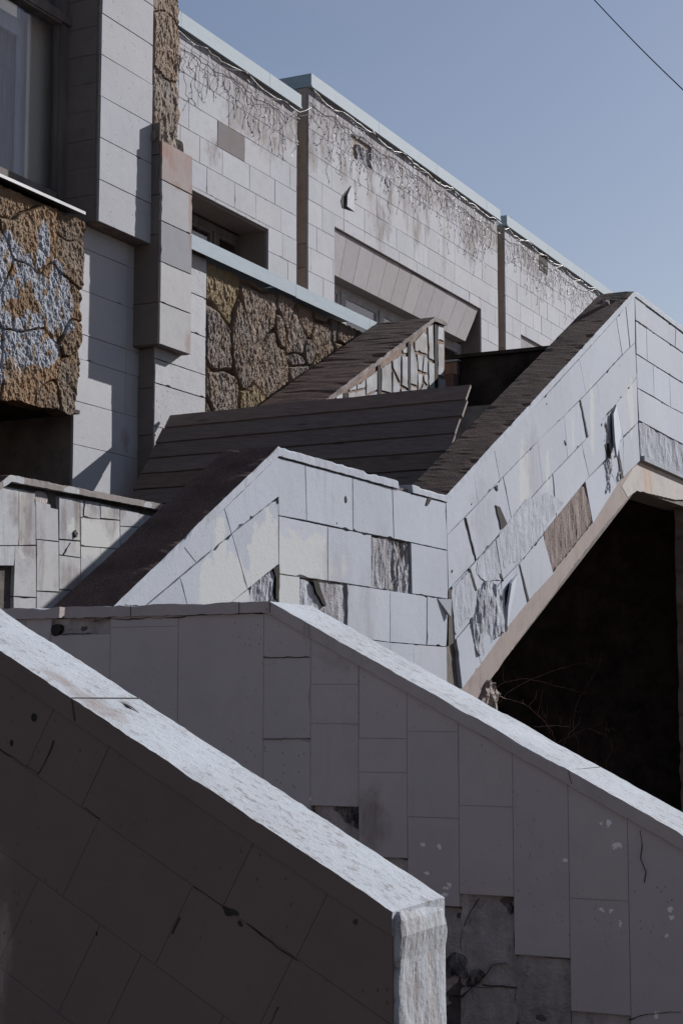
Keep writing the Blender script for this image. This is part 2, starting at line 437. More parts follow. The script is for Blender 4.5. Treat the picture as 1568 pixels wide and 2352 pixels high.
WHT = (.50, .545, .635)
M = {}
M['mortar'] = m_plain('dark_mortar', (.10, .085, .078), .35, 14)
M['w3'] = m_clad('flaking_white_paint', WHT, streak=.28, pits=.5, grime=.12,
    cream=[bl(W3, q, a, b) for q, a, b in [(CD(1270, 1010), .07, .3), (CD(1380, 1090), .14, .16), (CD(1210, 1120), .12, .15), (CD(1560, 960), .12, .22), (CA(60, 900), .16, .25), (CA(60, 1010), .12, .1),
        (CA(250, 930), .26, .17), (CA(420, 900), .16, .16), (CA(250, 1090), .1, .12), (CA(545, 1000), .06, .04), (CA(612, 955), .03, .07), (CA(200, 1130), .12, .1)]]
        + [bl(W3, q, a, b) for q, a, b in [(CB(1190, 1040), .06, .32), (CB(1050, 1160), .03, .14), (CB(1480, 950), .07, .25), (CB(865, 1420), .05, .14), (CC(690, 320), .12, .3), (CB(1460, 890), .04, .1)]],
    dirt=[bl(W3, q, a, b) for q, a, b in [(CC(750, 200), .15, .3), (CC(790, 280), .1, .2), (CC(380, 560), .22, .25), (CC(420, 900), .2, .25), (CC(250, 1150), .15, .2), (CA(790, 1300), .12, .3), (CA(560, 1180), .3, .3), (CC(640, 780), .1, .2), (CA(900, 760), .1, .1)]],
    dirtcol=(.38, .39, .45), creamcol=(.60, .625, .635))
M['w2'] = m_clad('shade_tinted_stone', (.445, .395, .395), streak=.18, pits=.25, stain=(.14, .11, .10), grime=.15,  # warm shade tint of this -X face put into the base colour
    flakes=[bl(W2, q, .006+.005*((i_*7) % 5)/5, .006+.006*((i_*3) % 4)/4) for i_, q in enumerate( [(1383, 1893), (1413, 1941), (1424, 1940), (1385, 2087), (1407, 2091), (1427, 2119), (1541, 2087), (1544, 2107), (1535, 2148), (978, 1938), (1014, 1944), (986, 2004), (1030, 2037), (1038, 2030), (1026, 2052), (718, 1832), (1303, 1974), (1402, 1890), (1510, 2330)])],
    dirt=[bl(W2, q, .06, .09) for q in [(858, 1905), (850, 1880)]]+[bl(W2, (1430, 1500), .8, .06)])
M['w1'] = m_clad('shade_darkened_stone', (.148, .114, .104), streak=.15, pits=.15, grime=.15, stain=(.08, .05, .04),  # deep shade of the nearest wall put into a dark brown base
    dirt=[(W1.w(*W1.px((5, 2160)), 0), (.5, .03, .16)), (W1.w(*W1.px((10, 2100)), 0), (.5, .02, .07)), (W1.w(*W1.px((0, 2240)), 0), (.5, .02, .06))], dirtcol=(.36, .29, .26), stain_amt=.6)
M['cop_side2'] = m_clad('coping_shade_grey', (.40, .35, .345), streak=.9, pits=.9, pit_scale=40, stain=(.10, .07, .06), grime=.3)  # coping side, the same warm shade tint put into its grey
M['cop_side1'] = m_clad('coping_shade_dark', (.150, .116, .105), streak=.3, pits=.8, pit_scale=60, stain=(.06, .045, .04), grime=.2)  # coping side, shade put into its dark brown base
def m_toppaint():
    s = NT('weathered_white_coping')
    n = s.noise(46, 6, .72, sc3=(1, .62, .62)); big = s.noise(3.5, 4, .6)
    base = s.mix(s.mr(big, .35, .65), (.41, .44, .49), (.48, .52, .58))
    c = s.mix(s.mt('MULTIPLY', s.mr(n, .52, .62), s.mr(big, .62, .40, .25, .95)), base, (.25, .235, .245))
    c = s.mix(s.mt('MULTIPLY', s.mr(s.noise(70, 4, .7, sc3=(1, .6, .6)), .61, .68), .7), c, (.11, .09, .09))
    br = s.blobs([(W1.w(*W1.px((200, 1655)), -.04), (.05, .07, .5)), (W1.w(*W1.px((110, 1600)), -.05), (.03, .05, .5))], edge=.3, wob=.3, wscale=12)
    c = s.mix(s.mt('MULTIPLY', br, .6), c, (.27, .225, .22))
    return s.done(c, .92, s.bump(s.mt('ADD', n, s.noise(160, 3)), .5, .004), .15)
M['top'] = m_toppaint()
def m_granite():
    s = NT('brown_washed_aggregate')
    v = s.noise(120, 4, .7, sc3=(.55, 1, .55)); w = s.noise(4, 6, .7)
    c = s.mix(s.mr(v, .35, .7), (.085, .056, .048), (.22, .152, .130)); c = s.mix(s.mt('MULTIPLY', s.mr(w, .42, .64), .6), c, (.065, .042, .036))
    return s.done(c, .95, s.bump(s.mt('ADD', v, s.noise(40, 4, .7)), .6, .006), .1)
M['gran'] = m_granite()
M['w3r'] = m_clad('rough_white_paint', tuple(q*.61 for q in WHT), streak=.5, pits=3.0, pit_scale=48, grime=.5, stain=(.13, .11, .12), bumpk=2.2)
M['w3cop'] = m_clad('white_coping_edge', WHT, streak=.5, pits=1.0, pit_scale=38, stain=(.12, .085, .08), grime=.35)
M['string'] = m_clad('raw_concrete_edge', (.36, .30, .285), streak=.8, pits=.5, stain=(.16, .12, .10), grime=.5, dirt=[bl(W3, (1400, 1300), .8, .5)], dirtcol=(.3, .235, .215),
    cream=None)
M['rust'] = m_clad('rust_streaked_beam', (.56, .52, .50), streak=1.0, pits=.4, stain=(.17, .13, .13), grime=.5,
    dirt=[bl(W3, CE(600, 1800), .10, .3), bl(W3, CE(640, 1780), .06, .3)], dirtcol=(.52, .33, .18))
def m_rough(name, a, b, c3=None, sc=8):
    s = NT(name); n = s.noise(sc, 6, .7, sc3=(2.2, 2.2, .8)); m = s.noise(26, 5, .7)
    c = s.mix(s.mr(n, .42, .60), a, b)
    if c3: c = s.mix(s.mr(m, .56, .66), c, c3)
    c = s.mix(1.0, c, s.tone(), 'MULTIPLY')
    return s.done(c, .95, s.bump(s.mt('ADD', m, s.noise(90, 4)), .8, .008), .1)
M['pr'] = m_rough('rough_painted_render', (.40, .42, .47), (.52, .56, .64), (.42, .44, .49))
M['pr_dark'] = m_rough('stained_rough_render', (.33, .32, .345), (.45, .47, .53), (.25, .20, .18))
M['plaster'] = m_rough('brown_mortar_bed', (.25, .20, .185), (.34, .28, .265), (.18, .14, .13))
M['pr2'] = m_rough('shaded_mortar_bed', (.33, .29, .285), (.42, .375, .37), (.27, .235, .23))
FACB = (.55, .56, .615)
def faclad(name, base, blobsd=(), streak=.45, **k):
    return m_clad(name, base, streak=streak, pits=.6, pit_scale=34, stain=(.15, .125, .13), grime=.22, dirt=list(blobsd) or None, dirtcol=(.19, .145, .13), stain_amt=.38, **k)
bd = [bl(FAC, (x, y), .8, .26) for x, y in ((560, 205), (640, 255), (740, 262), (860, 348), (1000, 440), (1110, 525), (1220, 600))]+[bl(FAC, q, a, b) for q, a, b in [(CQ(600, 800), .12, .4), (CQ(680, 860), .4, .22), (CQ(820, 900), .3, .3), (CQ(870, 1040), .22, .2), (CQ(960, 930), .12, .3), (CQ(460, 1110), .15, .15), (CQ(1190, 800), .15, .5), (CQ(1180, 1120), .18, .18), (CQ(1180, 980), .06, .3), (CQ(1270, 1060), .15, .3),
    (CS(20, 600), .2, .4), (CS(160, 830), .12, .2), (CS(360, 900), .12, .5), (CS(430, 1250), .18, .35), (CS(480, 1300), .12, .15), (CS(500, 1040), .12, .35), (CS(610, 1110), .1, .3), (CS(690, 1200), .18, .35), (CS(700, 1330), .12, .2), (CS(770, 1000), .15, .6), (CS(720, 900), .15, .3), (CS(1050, 1260), .12, .4), (CS(1100, 1400), .2, .3), (CS(590, 850), .12, .4), (CS(900, 1440), .06, .4)]]
M['fac'] = faclad('facade_limestone', FACB, bd)
M['hood'] = faclad('hood_limestone', (.50, .475, .50), streak=.2)
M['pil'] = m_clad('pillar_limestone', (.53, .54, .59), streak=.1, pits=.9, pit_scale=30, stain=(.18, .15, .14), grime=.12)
M['pier'] = m_clad('pier_limestone', (.50, .50, .52), streak=.15, pits=.4, pit_scale=40, stain=(.25, .2, .18), grime=.2,
    dirt=[bl(PlY(6.91), q, a, b) for q, a, b in [(CK(1380, 1250), .14, .12), (CK(1560, 1200), .10, .2), (CK(1430, 1370), .06, .1), (CL(1370, 1150), .05, .09), (CL(1385, 200), .03, .3), (CL(1280, 0), .05, .04)]], dirtcol=(.34, .165, .12))
M['base'] = m_clad('base_limestone', (.60, .605, .645), streak=.12, pits=.4, pit_scale=34, stain=(.25, .2, .2), grime=.12,
    dirt=[bl(PlY(7.15), CL(905, 1850), .05, .09)], dirtcol=(.36, .26, .27))
M['side'] = m_clad('shaded_limestone', (.165, .142, .132), streak=.3, pits=.2, stain=(.10, .075, .07), grime=.4)  # pillar and pier stone with the shade of -X faces in its colour
M['slot'] = m_clad('shaded_slot_limestone', (.30, .255, .225), streak=.4, pits=.2, stain=(.12, .09, .08), grime=.4)  # facade stone, shade of the slot faces put into a darker brown
M['w4'] = m_clad('patched_white_paint', (.60, .605, .63), streak=.9, pits=.7, stain=(.22, .17, .16), grime=.4, pit_scale=45,
    dirt=[bl(WL4, q, a, b) for q, a, b in [(CJ(215, 690), .09, .22), (CJ(230, 880), .08, .06), (CJ(350, 950), .03, .25), (CJ(680, 590), .04, .22), (CJ(640, 1200), .14, .1), (CJ(830, 560), .1, .05), (CJ(980, 560), .13, .09), (CJ(1000, 690), .05, .08), (CJ(160, 500), .1, .1), (CJ(560, 620), .03, .2)]], dirtcol=(.25, .2, .195),
    cream=[bl(WL4, q, a, b) for q, a, b in [(CJ(180, 480), .06, .3), (CJ(780, 720), .18, .16), (CJ(930, 780), .18, .2)]], creamcol=(.72, .72, .70))
M['soffit'] = m_plain('soffit_stone', (.20, .165, .15), .25, 6)
M['dark'] = m_plain('shade_dark_masonry', (.05, .04, .036), .5, 5)  # deep shade of doorway and undercroft put into the base colour
M['darkst'] = m_plain('shade_dark_stone', (.035, .028, .025), .6, 3, bump=.8, bd=.02, bs=9)  # darkness of the shaded cross wall is put into this base colour
M['hollow'] = m_rough('broken_mortar_hollow', (.03, .026, .025), (.20, .18, .175), (.10, .085, .08), sc=16)
M['conc'] = m_plain('stair_concrete', (.20, .18, .17), .25, 5)
M['brownwall'] = m_plain('brown_render', (.14, .095, .08), .3, 3)
M['metal'] = NT('galvanised_flashing')
s = M['metal']; n = s.noise(6, 5, .6, sc3=(1, 1, 6)); c = s.mix(s.mr(n, .35, .7), (.42, .50, .575), (.37, .45, .52)); c = s.mix(s.mt('MULTIPLY', s.mr(s.noise(30, 4, .6, sc3=(1, 1, .2)), .6, .7), .4), c, (.50, .58, .64))
M['metal'] = s.done(c, .7, s.bump(s.noise(2.5, 3), .25, .01), .1, .0)
M['whiteframe'] = m_plain('window_frame_paint', (.33, .33, .36), .15, 8, bump=.1)
M['brframe'] = m_plain('old_wood_frame', (.13, .115, .11), .25, 9, bump=.2, sc3=(1, 1, .2))
def m_glass(name, tint, alpha):
    s = NT(name); m = s.m; n = s.n
    tr = n.new('ShaderNodeBsdfTransparent'); tr.inputs[0].default_value = (*tint, 1)
    gl = n.new('ShaderNodeBsdfGlossy'); gl.inputs['Roughness'].default_value = .02; gl.inputs[0].default_value = (.9, .93, 1, 1)
    fr = n.new('ShaderNodeLayerWeight'); fr.inputs[0].default_value = .5; ms = n.new('ShaderNodeMixShader')
    f = s.mt('ADD', s.mt('MULTIPLY', s.mt('POWER', fr.outputs['Facing'], 4.0), .55), alpha, True)
    lk(s.nt, f, ms.inputs[0]); lk(s.nt, tr.outputs[0], ms.inputs[1]); lk(s.nt, gl.outputs[0], ms.inputs[2]); lk(s.nt, ms.outputs[0], n['Material Output'].inputs[0])
    return m
M['glass'] = m_glass('window_glass', (.93, .95, .96), .03)
M['curtain'] = m_plain('beige_blind', (.52, .47, .42), .04, 3, bump=.3, bd=.01, bs=30, sc3=(6, 6, .05))
M['sash'] = m_plain('inner_sash_paint', (.42, .45, .55), .2, 12, bump=.1, sc3=(3, 3, .3))
M['net'] = m_plain('dusty_net_curtain', (.16, .16, .19), .3, 10, bump=.2, sc3=(3, 3, .3))
M['room'] = m_plain('room_wall', (.09, .085, .085), .2, 2, bump=0)
def m_wood():
    s = NT('dark_weathered_planks')
    g = s.noise(5, 6, .6, sc3=(14, .9, 14), dist=.6); k = s.noise(2.2, 3, .5, sc3=(3, 1, 3))
    c = s.mix(s.mr(g, .35, .65), (.105, .080, .072), (.155, .125, .112)); kn = s.vor(1.6, sc3=(2, 1, 4)); c = s.mix(s.mt('MULTIPLY', s.mr(kn, .05, .10, 1, 0), .6), c, (.05, .036, .032))
    c = s.mix(1.0, c, s.tone(), 'MULTIPLY')
    return s.done(c, .8, s.bump(g, .5, .004), .25)
M['wood'] = m_wood()
M['woodcut'] = m_plain('plank_end_grain', (.14, .11, .095), .3, 30)
def m_rock(name, c1, c2, c3, paint=False):
    s = NT(name); n1 = s.noise(2.6, 5, .6); n2 = s.noise(11, 6, .7, sc3=(1.6, 1.6, .8)); n3 = s.noise(55, 4, .7, sc3=(1.6, 1.6, .7))
    c = s.mix(s.mr(n1, .36, .64), c1, c2); c = s.mix(s.mt('MULTIPLY', s.mr(n2, .42, .72), .8), c, c3)
    c = s.mix(s.mt('MULTIPLY', s.mr(n3, .5, .75), .35), c, tuple(q*.4 for q in c1))
    c = s.mix(1.0, c, s.tone(), 'MULTIPLY')
    return s.done(c, .95, s.bump(s.mt('ADD', n3, n2), .7, .009), .1)
M['rock'] = m_rock('brown_rustic_stone', (.30, .215, .145), (.33, .28, .245), (.38, .35, .34))
M['rockL'] = m_rock('ochre_rustic_stone', (.33, .205, .115), (.28, .215, .16), (.32, .25, .19))
M['rockpaint'] = m_rough('white_paint_on_stone', (.38, .40, .46), (.46, .49, .55))
M['cable'] = m_plain('black_cable', (.03, .03, .035), .1, 5, bump=0, rough=.6)
M['wire'] = m_plain('grey_light_wire', (.22, .205, .215), .3, 5, bump=0, rough=.5)
M['bulb'] = m_plain('clear_bulb', (.6, .6, .62), .1, 5, bump=0, rough=.2, spec=.6)
M['stem'] = m_plain('bramble_bark', (.10, .06, .052), .3, 20, bump=0)
M['leaf'] = m_plain('dry_leaf', (.30, .16, .05), .3, 20, bump=0)
M['ground'] = m_plain('paving_dust', (.17, .13, .105), .2, 1.5)
M['moss'] = m_plain('broken_stone', (.30, .25, .23), .4, 12, bump=.9, bd=.02, bs=20)

# ================================================================== SETTING
mb = MB(); g = 600
mb.add([(-g, -g, 0), (g, -g, 0), (g, g, 0), (-g, g, 0)], [(0, 1, 2, 3)])
struct(mb.build('ground', M['ground']))

R = lambda z: z+ZC
# stair flights and landings (structure)
mb = MB()
n = 9; y0, y1, z0, z1 = 1.35, 3.0, R(-1.35), R(-.55)           # lower flight, rising along +Y
for i in range(5):
    ya = 1.5+i*.3; box(mb, (X1+TH1+.01, ya, 0), (X2-.01, ya+.3 if i < 4 else Y4+.4, .17+.19*i))
struct(mb.build('lower_steps', M['conc']))
mb = MB()
for i in range(6): box(mb, (5.82+i*.33, Y3+TH3+.004, 0), (5.82+(i+1)*.33, Y4-.03, R(-.55)+.15*(i+1)))
box(mb, (7.82, Y3+TH3+.004, 0), (10.1, Y4-.03, R(.35)))
struct(mb.build('middle_steps_and_landing', M['conc']))
mb = MB(); ns = 15
for i in range(ns):
    xa = 10.1+i*4.4/ns; zt = R(.35)+(i+1)*(2.7-.35)/ns
    box(mb, (xa, Y3+TH3+.004, zt-.42), (xa+4.4/ns, 6.28, zt))
struct(mb.build('upper_steps', M['conc']))

# ================================================================== WALL 3 : big white parapet parallel to the facade
w3 = thing('stair_parapet', 'large flaking white tiled stair parapet, rising in two flights to the upper right', 'stair parapet', (10.1, Y3, 0))
px3 = W3.px
top_pts = [CD(470, 1245), CA(122, 70), (1014.6, 1134), (1449, 667.6), (1568, 745)]
T = [px3(q) for q in top_pts]
zl = T[1][1]; T[2] = (T[2][0], zl); zt3 = T[3][1]; T[4] = (20.0, zt3)
sl1 = (T[1][1]-T[0][1])/(T[1][0]-T[0][0]); T[0] = (5.81, T[1][1]-sl1*(T[1][0]-5.81))
cb_px = [CD(545, 1245), CA(127, 138), CA(1366, 472), CB(1505, 143), CE(941, 515)]
B = [px3(q) for q in cb_px]
B[2] = (T[2][0]+.02, B[1][1]); B[4] = (20.0, B[3][1]); s_ = (B[1][1]-B[0][1])/(B[1][0]-B[0][0]); B[0] = (5.81, B[1][1]-s_*(B[1][0]-5.81))
# core
CORE_B = [(20.0, px3(CE(941, 1960))[1]), px3(CE(520, 1880)), px3(CC(450, 1790)), (px3(CC(440, 1800))[0], 0), (5.81, 0)]
mb = MB(); prism(mb, W3, [(p[0], p[1]-.03) for p in T]+CORE_B, -TH3+.01, 0.0)
mb.build('wall_core', [M['mortar']], w3)
def seglen(a, b): return math.hypot(a[0]-b[0], a[1]-b[1])
mb = MB()
s1 = seglen(T[0], T[1]); g0 = px3(CA(995, 357))[0]-T[1][0]; g1 = px3(CA(1095, 345))[0]-T[1][0]
sweep(mb, W3, T, B, .034, -TH3-.02, seed=11, gaps=[(s1+g0, s1+g1)], amp=.0018, chip=.014)
mb.build('coping', [M['w3cop'], M['gran']], w3)
mb = MB()
# level part, rows
R0 = [(125, 145), (1366, 480)]
R1 = [(135, 577), (341, 615), (493, 652), (683, 690), (820, 718), (985, 748), (1110, 775), (1375, 832)]
R2 = [(137, 1005), (500, 1057), (640, 1080), (820, 1105), (1118, 1152), (1385, 1190)]
R3 = [(137, 1392), (850, 1500), (955, 1508), (1375, 1540)]
R4 = [(137, 1800), (1375, 1890)]; R5 = [(137, 2200), (1375, 2255)]
course(mb, W3, R0, R1, [(125, 135), (332, 341), (680, 683), (975, 985), (1366, 1376)], fr=CA, gap=.005, fill=.3, fd=.01)
course(mb, W3, R1, R2, [(135, 137), (497, 500), (820, 822), (1108, 1118), (1376, 1385)], skip=[2], fr=CA, gap=.005, fill=.3, fd=.01)
course(mb, W3, R2, R3, [(137, 137), (290, 290), (300, 300), (638, 640), (955, 955), (1228, 1226), (1383, 1372)], skip=[2, 1], fr=CA, gap=.004)
course(mb, W3, R3, R4, [(137, 137), (500, 500), (955, 955), (1130, 1130), (1372, 1375)], fr=CA, gap=.003)
course(mb, W3, R4, R5, [(137, 137), (700, 700), (1375, 1375)], fr=CA, gap=.003)
# first flight
F0 = [(545, 1245), (630, 1160), (1035, 765), (1305, 525), (1568, 272), (1697, 139)]
F1 = [(700, 1258), (725, 1235), (850, 1135), (975, 1030), (1097, 922), (1358, 710), (1500, 590), (1568, 550), (1700, 440)]
F2 = [(1000, 1500), (1340, 1215), (1475, 1118), (1568, 1045), (1704, 935)]
F3 = [(1200, 1900), (1400, 1720), (1704, 1480)]
course(mb, W3, F0, F1, [(560, 700), (1000, 1097), (1305, 1358), (1697, 1702)], fr=CD, gap=.003, fill=.4, fd=.01)
course(mb, W3, F1, F2, [(700, 1000), (975, 1085), (1358, 1475), (1702, 1703)], fr=CD, gap=.004, fill=.35, fd=.01)
course(mb, W3, F2, F3, [(1000, 1200), (1300, 1420), (1480, 1560)], fr=CD, gap=.004, fill=.35, fd=.01)
# second flight
G0 = [(114, 1650), (318, 1440), (392, 1360), (470, 1275), (640, 1090), (960, 750), (1095, 600), (1200, 492), (1300, 378), (1370, 300), (1505, 145)]
G1 = [(120, 1898), (250, 1768), (330, 1688), (510, 1494), (690, 1308), (900, 1095), (1005, 1000), (1100, 905), (1225, 775), (1350, 645), (1415, 570), (1507, 480)]
G2 = [(130, 2300), (275, 2151), (335, 2081), (465, 1946), (635, 1745), (900, 1446), (1010, 1331), (1115, 1226), (1250, 1080), (1310, 1000), (1405, 885), (1470, 805), (1520, 735)]
G3 = [(130, 2720), (240, 2605), (300, 2530), (530, 2226), (650, 2106), (825, 1900), (1105, 1530), (1275, 1370), (1420, 1180), (1528, 1065)]
G4 = [(230, 3026), (365, 2856), (450, 2730), (550, 2596), (720, 2381), (900, 2186), (1190, 1820), (1360, 1546), (1410, 1481), (1500, 1396), (1550, 1345)]
kw3 = 0
course(mb, W3, G0, G1, [(114, 120), (318, 352), (470, 512), (640, 688), (960, 1005), (1095, 1145), (1370, 1415), (1440, 1470), (1505, 1506)], fr=CB, gap=.0036, fill=.35, fd=.01)
course(mb, W3, G1, G2, [(122, 132), (252, 332), (535, 600), (790, 830), (985, 1010), (1100, 1155), (1225, 1265), (1417, 1467), (1507, 1520)], fr=CB, gap=.004, fill=.35, fd=.01)
course(mb, W3, G2, G3, [(160, 180), (278, 340), (480, 530), (640, 665), (900, 930), (1115, 1170), (1310, 1325), (1370, 1420), (1520, 1528)], fr=CB, gap=.004, fill=.35, fd=.01, skip=[])
course(mb, W3, G3, G4, [(190, 232), (300, 370), (520, 550), (655, 722), (828, 905), (1140, 1195), (1285, 1375), (1420, 1420), (1528, 1545)], fr=CB, gap=.004, fill=.35, fd=.01, skip=[4])
# upper level part
E0 = [(495, 175), (700, 332), (941, 522), (1200, 722)]
E1 = [(497, 380), (590, 445), (750, 555), (850, 620), (941, 685), (1200, 868)]
E2 = [(503, 677), (597, 738), (740, 825), (875, 912), (941, 950), (1200, 1112)]
E3 = [(513, 978), (660, 1057), (740, 1110), (880, 1190), (941, 1215), (1200, 1355)]
E4 = [(527, 1265), (765, 1395), (941, 1485), (1200, 1615)]
course(mb, W3, E0, E1, [(490, 497), (585, 592), (852, 845), (1120, 1122)], fr=CE, gap=.007)
course(mb, W3, E1, E2, [(497, 503), (592, 597), (1000, 1003), (1190, 1192)], fr=CE, gap=.008)
course(mb, W3, E2, E3, [(503, 513), (651, 661), (797, 810), (926, 938), (1190, 1195)], fr=CE, gap=.008)
course(mb, W3, E3, E4, [(513, 527), (742, 764), (1010, 1020), (1190, 1195)], fr=CE, gap=.006)
xe_ = px3(CE(1190, 900))[0]; lv = [T[3][1]-.05]+[px3(CE(*q))[1] for q in ((941, 685), (941, 950), (941, 1215), (941, 1485))]
grid(mb, W3, xe_, 20.0, sorted(lv), .62, (), 12, gap=.004, fill=.35, fd=.01)
lo_ = px3(CA(1375, 2255))[1]; rr_ = [0.02]; 
while rr_[-1] < lo_-.25: rr_.append(rr_[-1]+.34)
grid(mb, W3, 5.85, 10.2, rr_[:-1]+[lo_], .62, (), 13, gap=.004, fill=.35, fd=.01)
mb.build('cladding', [M['w3']], w3)
# rough exposed areas of the big parapet
def rough(amp, fu, fv, lo, seed, ridge=.5):
    def f(U, V):
        a = fbm(U*fu, V*fv, seed, 5, .6); r = np.abs(fbm(U*fu*.6+4, V*fv*.6, seed+40, 4)-.5)*2
        return lo+amp*(a*(1-ridge)+ridge*(1-r)**3)
    return f
def tvar(a=.25, f=9, seed=2):
    def t(U, V, H):
        n = fbm(U*f, V*f*.4, seed, 4); g = 1-a+2*a*n; return np.stack([g, g, g], -1)
    return t
def patch(name, parent, pl, pts, mat, amp=.03, lo=.004, fu=16, fv=7, seed=5, res=.012, ridge=.4, jag=.01, tv=.25, label=None):
    m_ = MB(); hfield(m_, pl, [pl.px(q) for q in pts], res, rough(amp, fu, fv, lo, seed, ridge), tvar(tv, seed=seed), jag=jag, seed=seed)
    o = m_.build(name, mat, parent)
    if label: o['label'] = label
    return o
patch('exposed_mortar', w3, W3, [CA(818, 720), CA(975, 748), CA(975, 1125), CA(822, 1105)], M['pr_dark'], .022, .002, 22, 6, 5, label='grey peeling render where a tile is missing')
patch('exposed_mortar', w3, W3, [CA(975, 752), CA(1108, 785), CA(1116, 1150), CA(975, 1128)], M['pr_dark'], .034, -.012, 26, 8, 6, ridge=.7, label='broken hollow beside the peeling render')
patch('exposed_mortar', w3, W3, [CA(292, 1038), CA(370, 1050), CA(480, 1240), CA(470, 1400), CA(292, 1400)], M['pr'], .022, .004, 20, 7, 7)
patch('exposed_mortar', w3, W3, [CA(430, 1052), CA(636, 1082), CA(640, 1480), CA(500, 1460), CA(478, 1235)], M['pr_dark'], .014, .006, 14, 4, 8)
patch('exposed_mortar', w3, W3, [CD(1560, 1050), CD(1690, 945), CD(1700, 1300), CD(1450, 1300), CD(1500, 1110)], M['pr'], .026, .002, 22, 9, 9, ridge=.6)
patch('spalled_render', w3, W3, [CC(350, 1110), CC(400, 1060), CC(490, 1090), CC(520, 1190), CC(548, 1415), CC(460, 1480), CC(385, 1620), CC(345, 1600), CC(290, 1350), CC(345, 1290)], M['pr'], .055, .004, 9, 4, 12, res=.010, ridge=.5, jag=.02, tv=.12, label='deeply spalled patch low on the flight')
patch('spalled_render', w3, W3, [CC(150, 1130), CC(280, 980), CC(345, 1130), CC(330, 1260), CC(180, 1450)], M['w3r'], .010, .0235, 16, 7, 13, res=.012, tv=.15)
patch('spalled_render', w3, W3, [CC(350, 890), CC(470, 775), CC(530, 1040), CC(400, 1060), CC(330, 1000)], M['w3r'], .010, .0235, 18, 8, 14, res=.012, tv=.12)
patch('spalled_render', w3, W3, [CC(500, 720), CC(690, 470), CC(860, 410), CC(980, 480), CC(860, 640), CC(820, 720), CC(650, 900), CC(540, 960)], M['w3r'], .008, .0235, 20, 10, 15, res=.013, tv=.10)
patch('spalled_render', w3, W3, [CC(1270, 200), CC(1360, 130), CC(1402, 290), CC(1340, 400), CC(1290, 420)], M['pr'], .05, -.002, 16, 7, 16, res=.012, tv=.2, ridge=.6)
patch('spalled_render', w3, W3, [CB(1255, 1075), CB(1310, 1010), CB(1318, 1170), CB(1290, 1225), CB(1268, 1180)], M['pr_dark'], .05, .004, 16, 8, 17, res=.010, tv=.2, ridge=.6)
patch('brown_mortar_patch', w3, W3, [CC(828, 715), CC(860, 640), CC(1105, 365), CC(1140, 365), CC(1192, 600), CC(1180, 640), CC(1000, 850), CC(905, 985), CC(870, 870)], M['plaster'], .024, .006, 12, 4, 18, res=.012, tv=.15, label='brown mortar bed of a missing tile above the stair edge')
# dark wedges: slabs sprung open, and cast shadows painted on as slivers
def wedge(parent, pl, pts, tone=(.075, .062, .06), off=.028, d=.003, name='open_joint_shadow'):
    m_ = MB(); prism(m_, pl, wob([pl.px(q) for q in pts], .0035, .03, len(pts)+int(pts[0][0])), off-.02, off+d, tone); o = m_.build(name, M['mortar'], parent); return o
# proud, tilted loose slabs (they throw real shadows)
def loose(parent, pl, pts, mat, o_near=.03, o_far=.09, name='loose_slab', tone=(1, 1, 1)):
    m_ = MB(); q = [pl.px(p) for p in pts]; n = len(q)
    offs = o_near if isinstance(o_near, (list, tuple)) else [o_near]*n
    v = [pl.w(a, b, o) for (a, b), o in zip(q, offs)]+[pl.w(a, b, o-.018) for (a, b), o in zip(q, offs)]
    fl = area(q) > 0
    fs = [tuple(range(n)), tuple(range(2*n-1, n-1, -1))]+[(i, i+n, (i+1) % n+n, (i+1) % n) for i in range(n)]
    m_.add(v, fs if fl else [f[::-1] for f in fs], tone); return m_.build(name, mat, parent)
loose(w3, W3, [CB(1365, 940), CB(1400, 1130), CB(1325, 1330), CB(1318, 1200), CB(1320, 1010)], M['w3'], [.032, .035, .085, .075, .06])
loose(w3, W3, [CC(565, 1075), CC(640, 1000), CC(690, 1200), CC(560, 1400), CC(548, 1250)], M['w3'], [.06, .03, .03, .03, .05])
loose(w3, W3, [CA(1302, 1186), CA(1384, 1192), CA(1378, 1320)], M['w3'], [.03, .05, .05])
loose(w3, W3, [CA(1384, 1125), CA(1400, 1115), CA(1418, 1512), CA(1382, 1535)], M['mortar'], [.030, .030, .030, .030], name='open_joint_shadow', tone=(.6, .6, .6))  # dark sliver for the gap and shadow beside a lifted tile
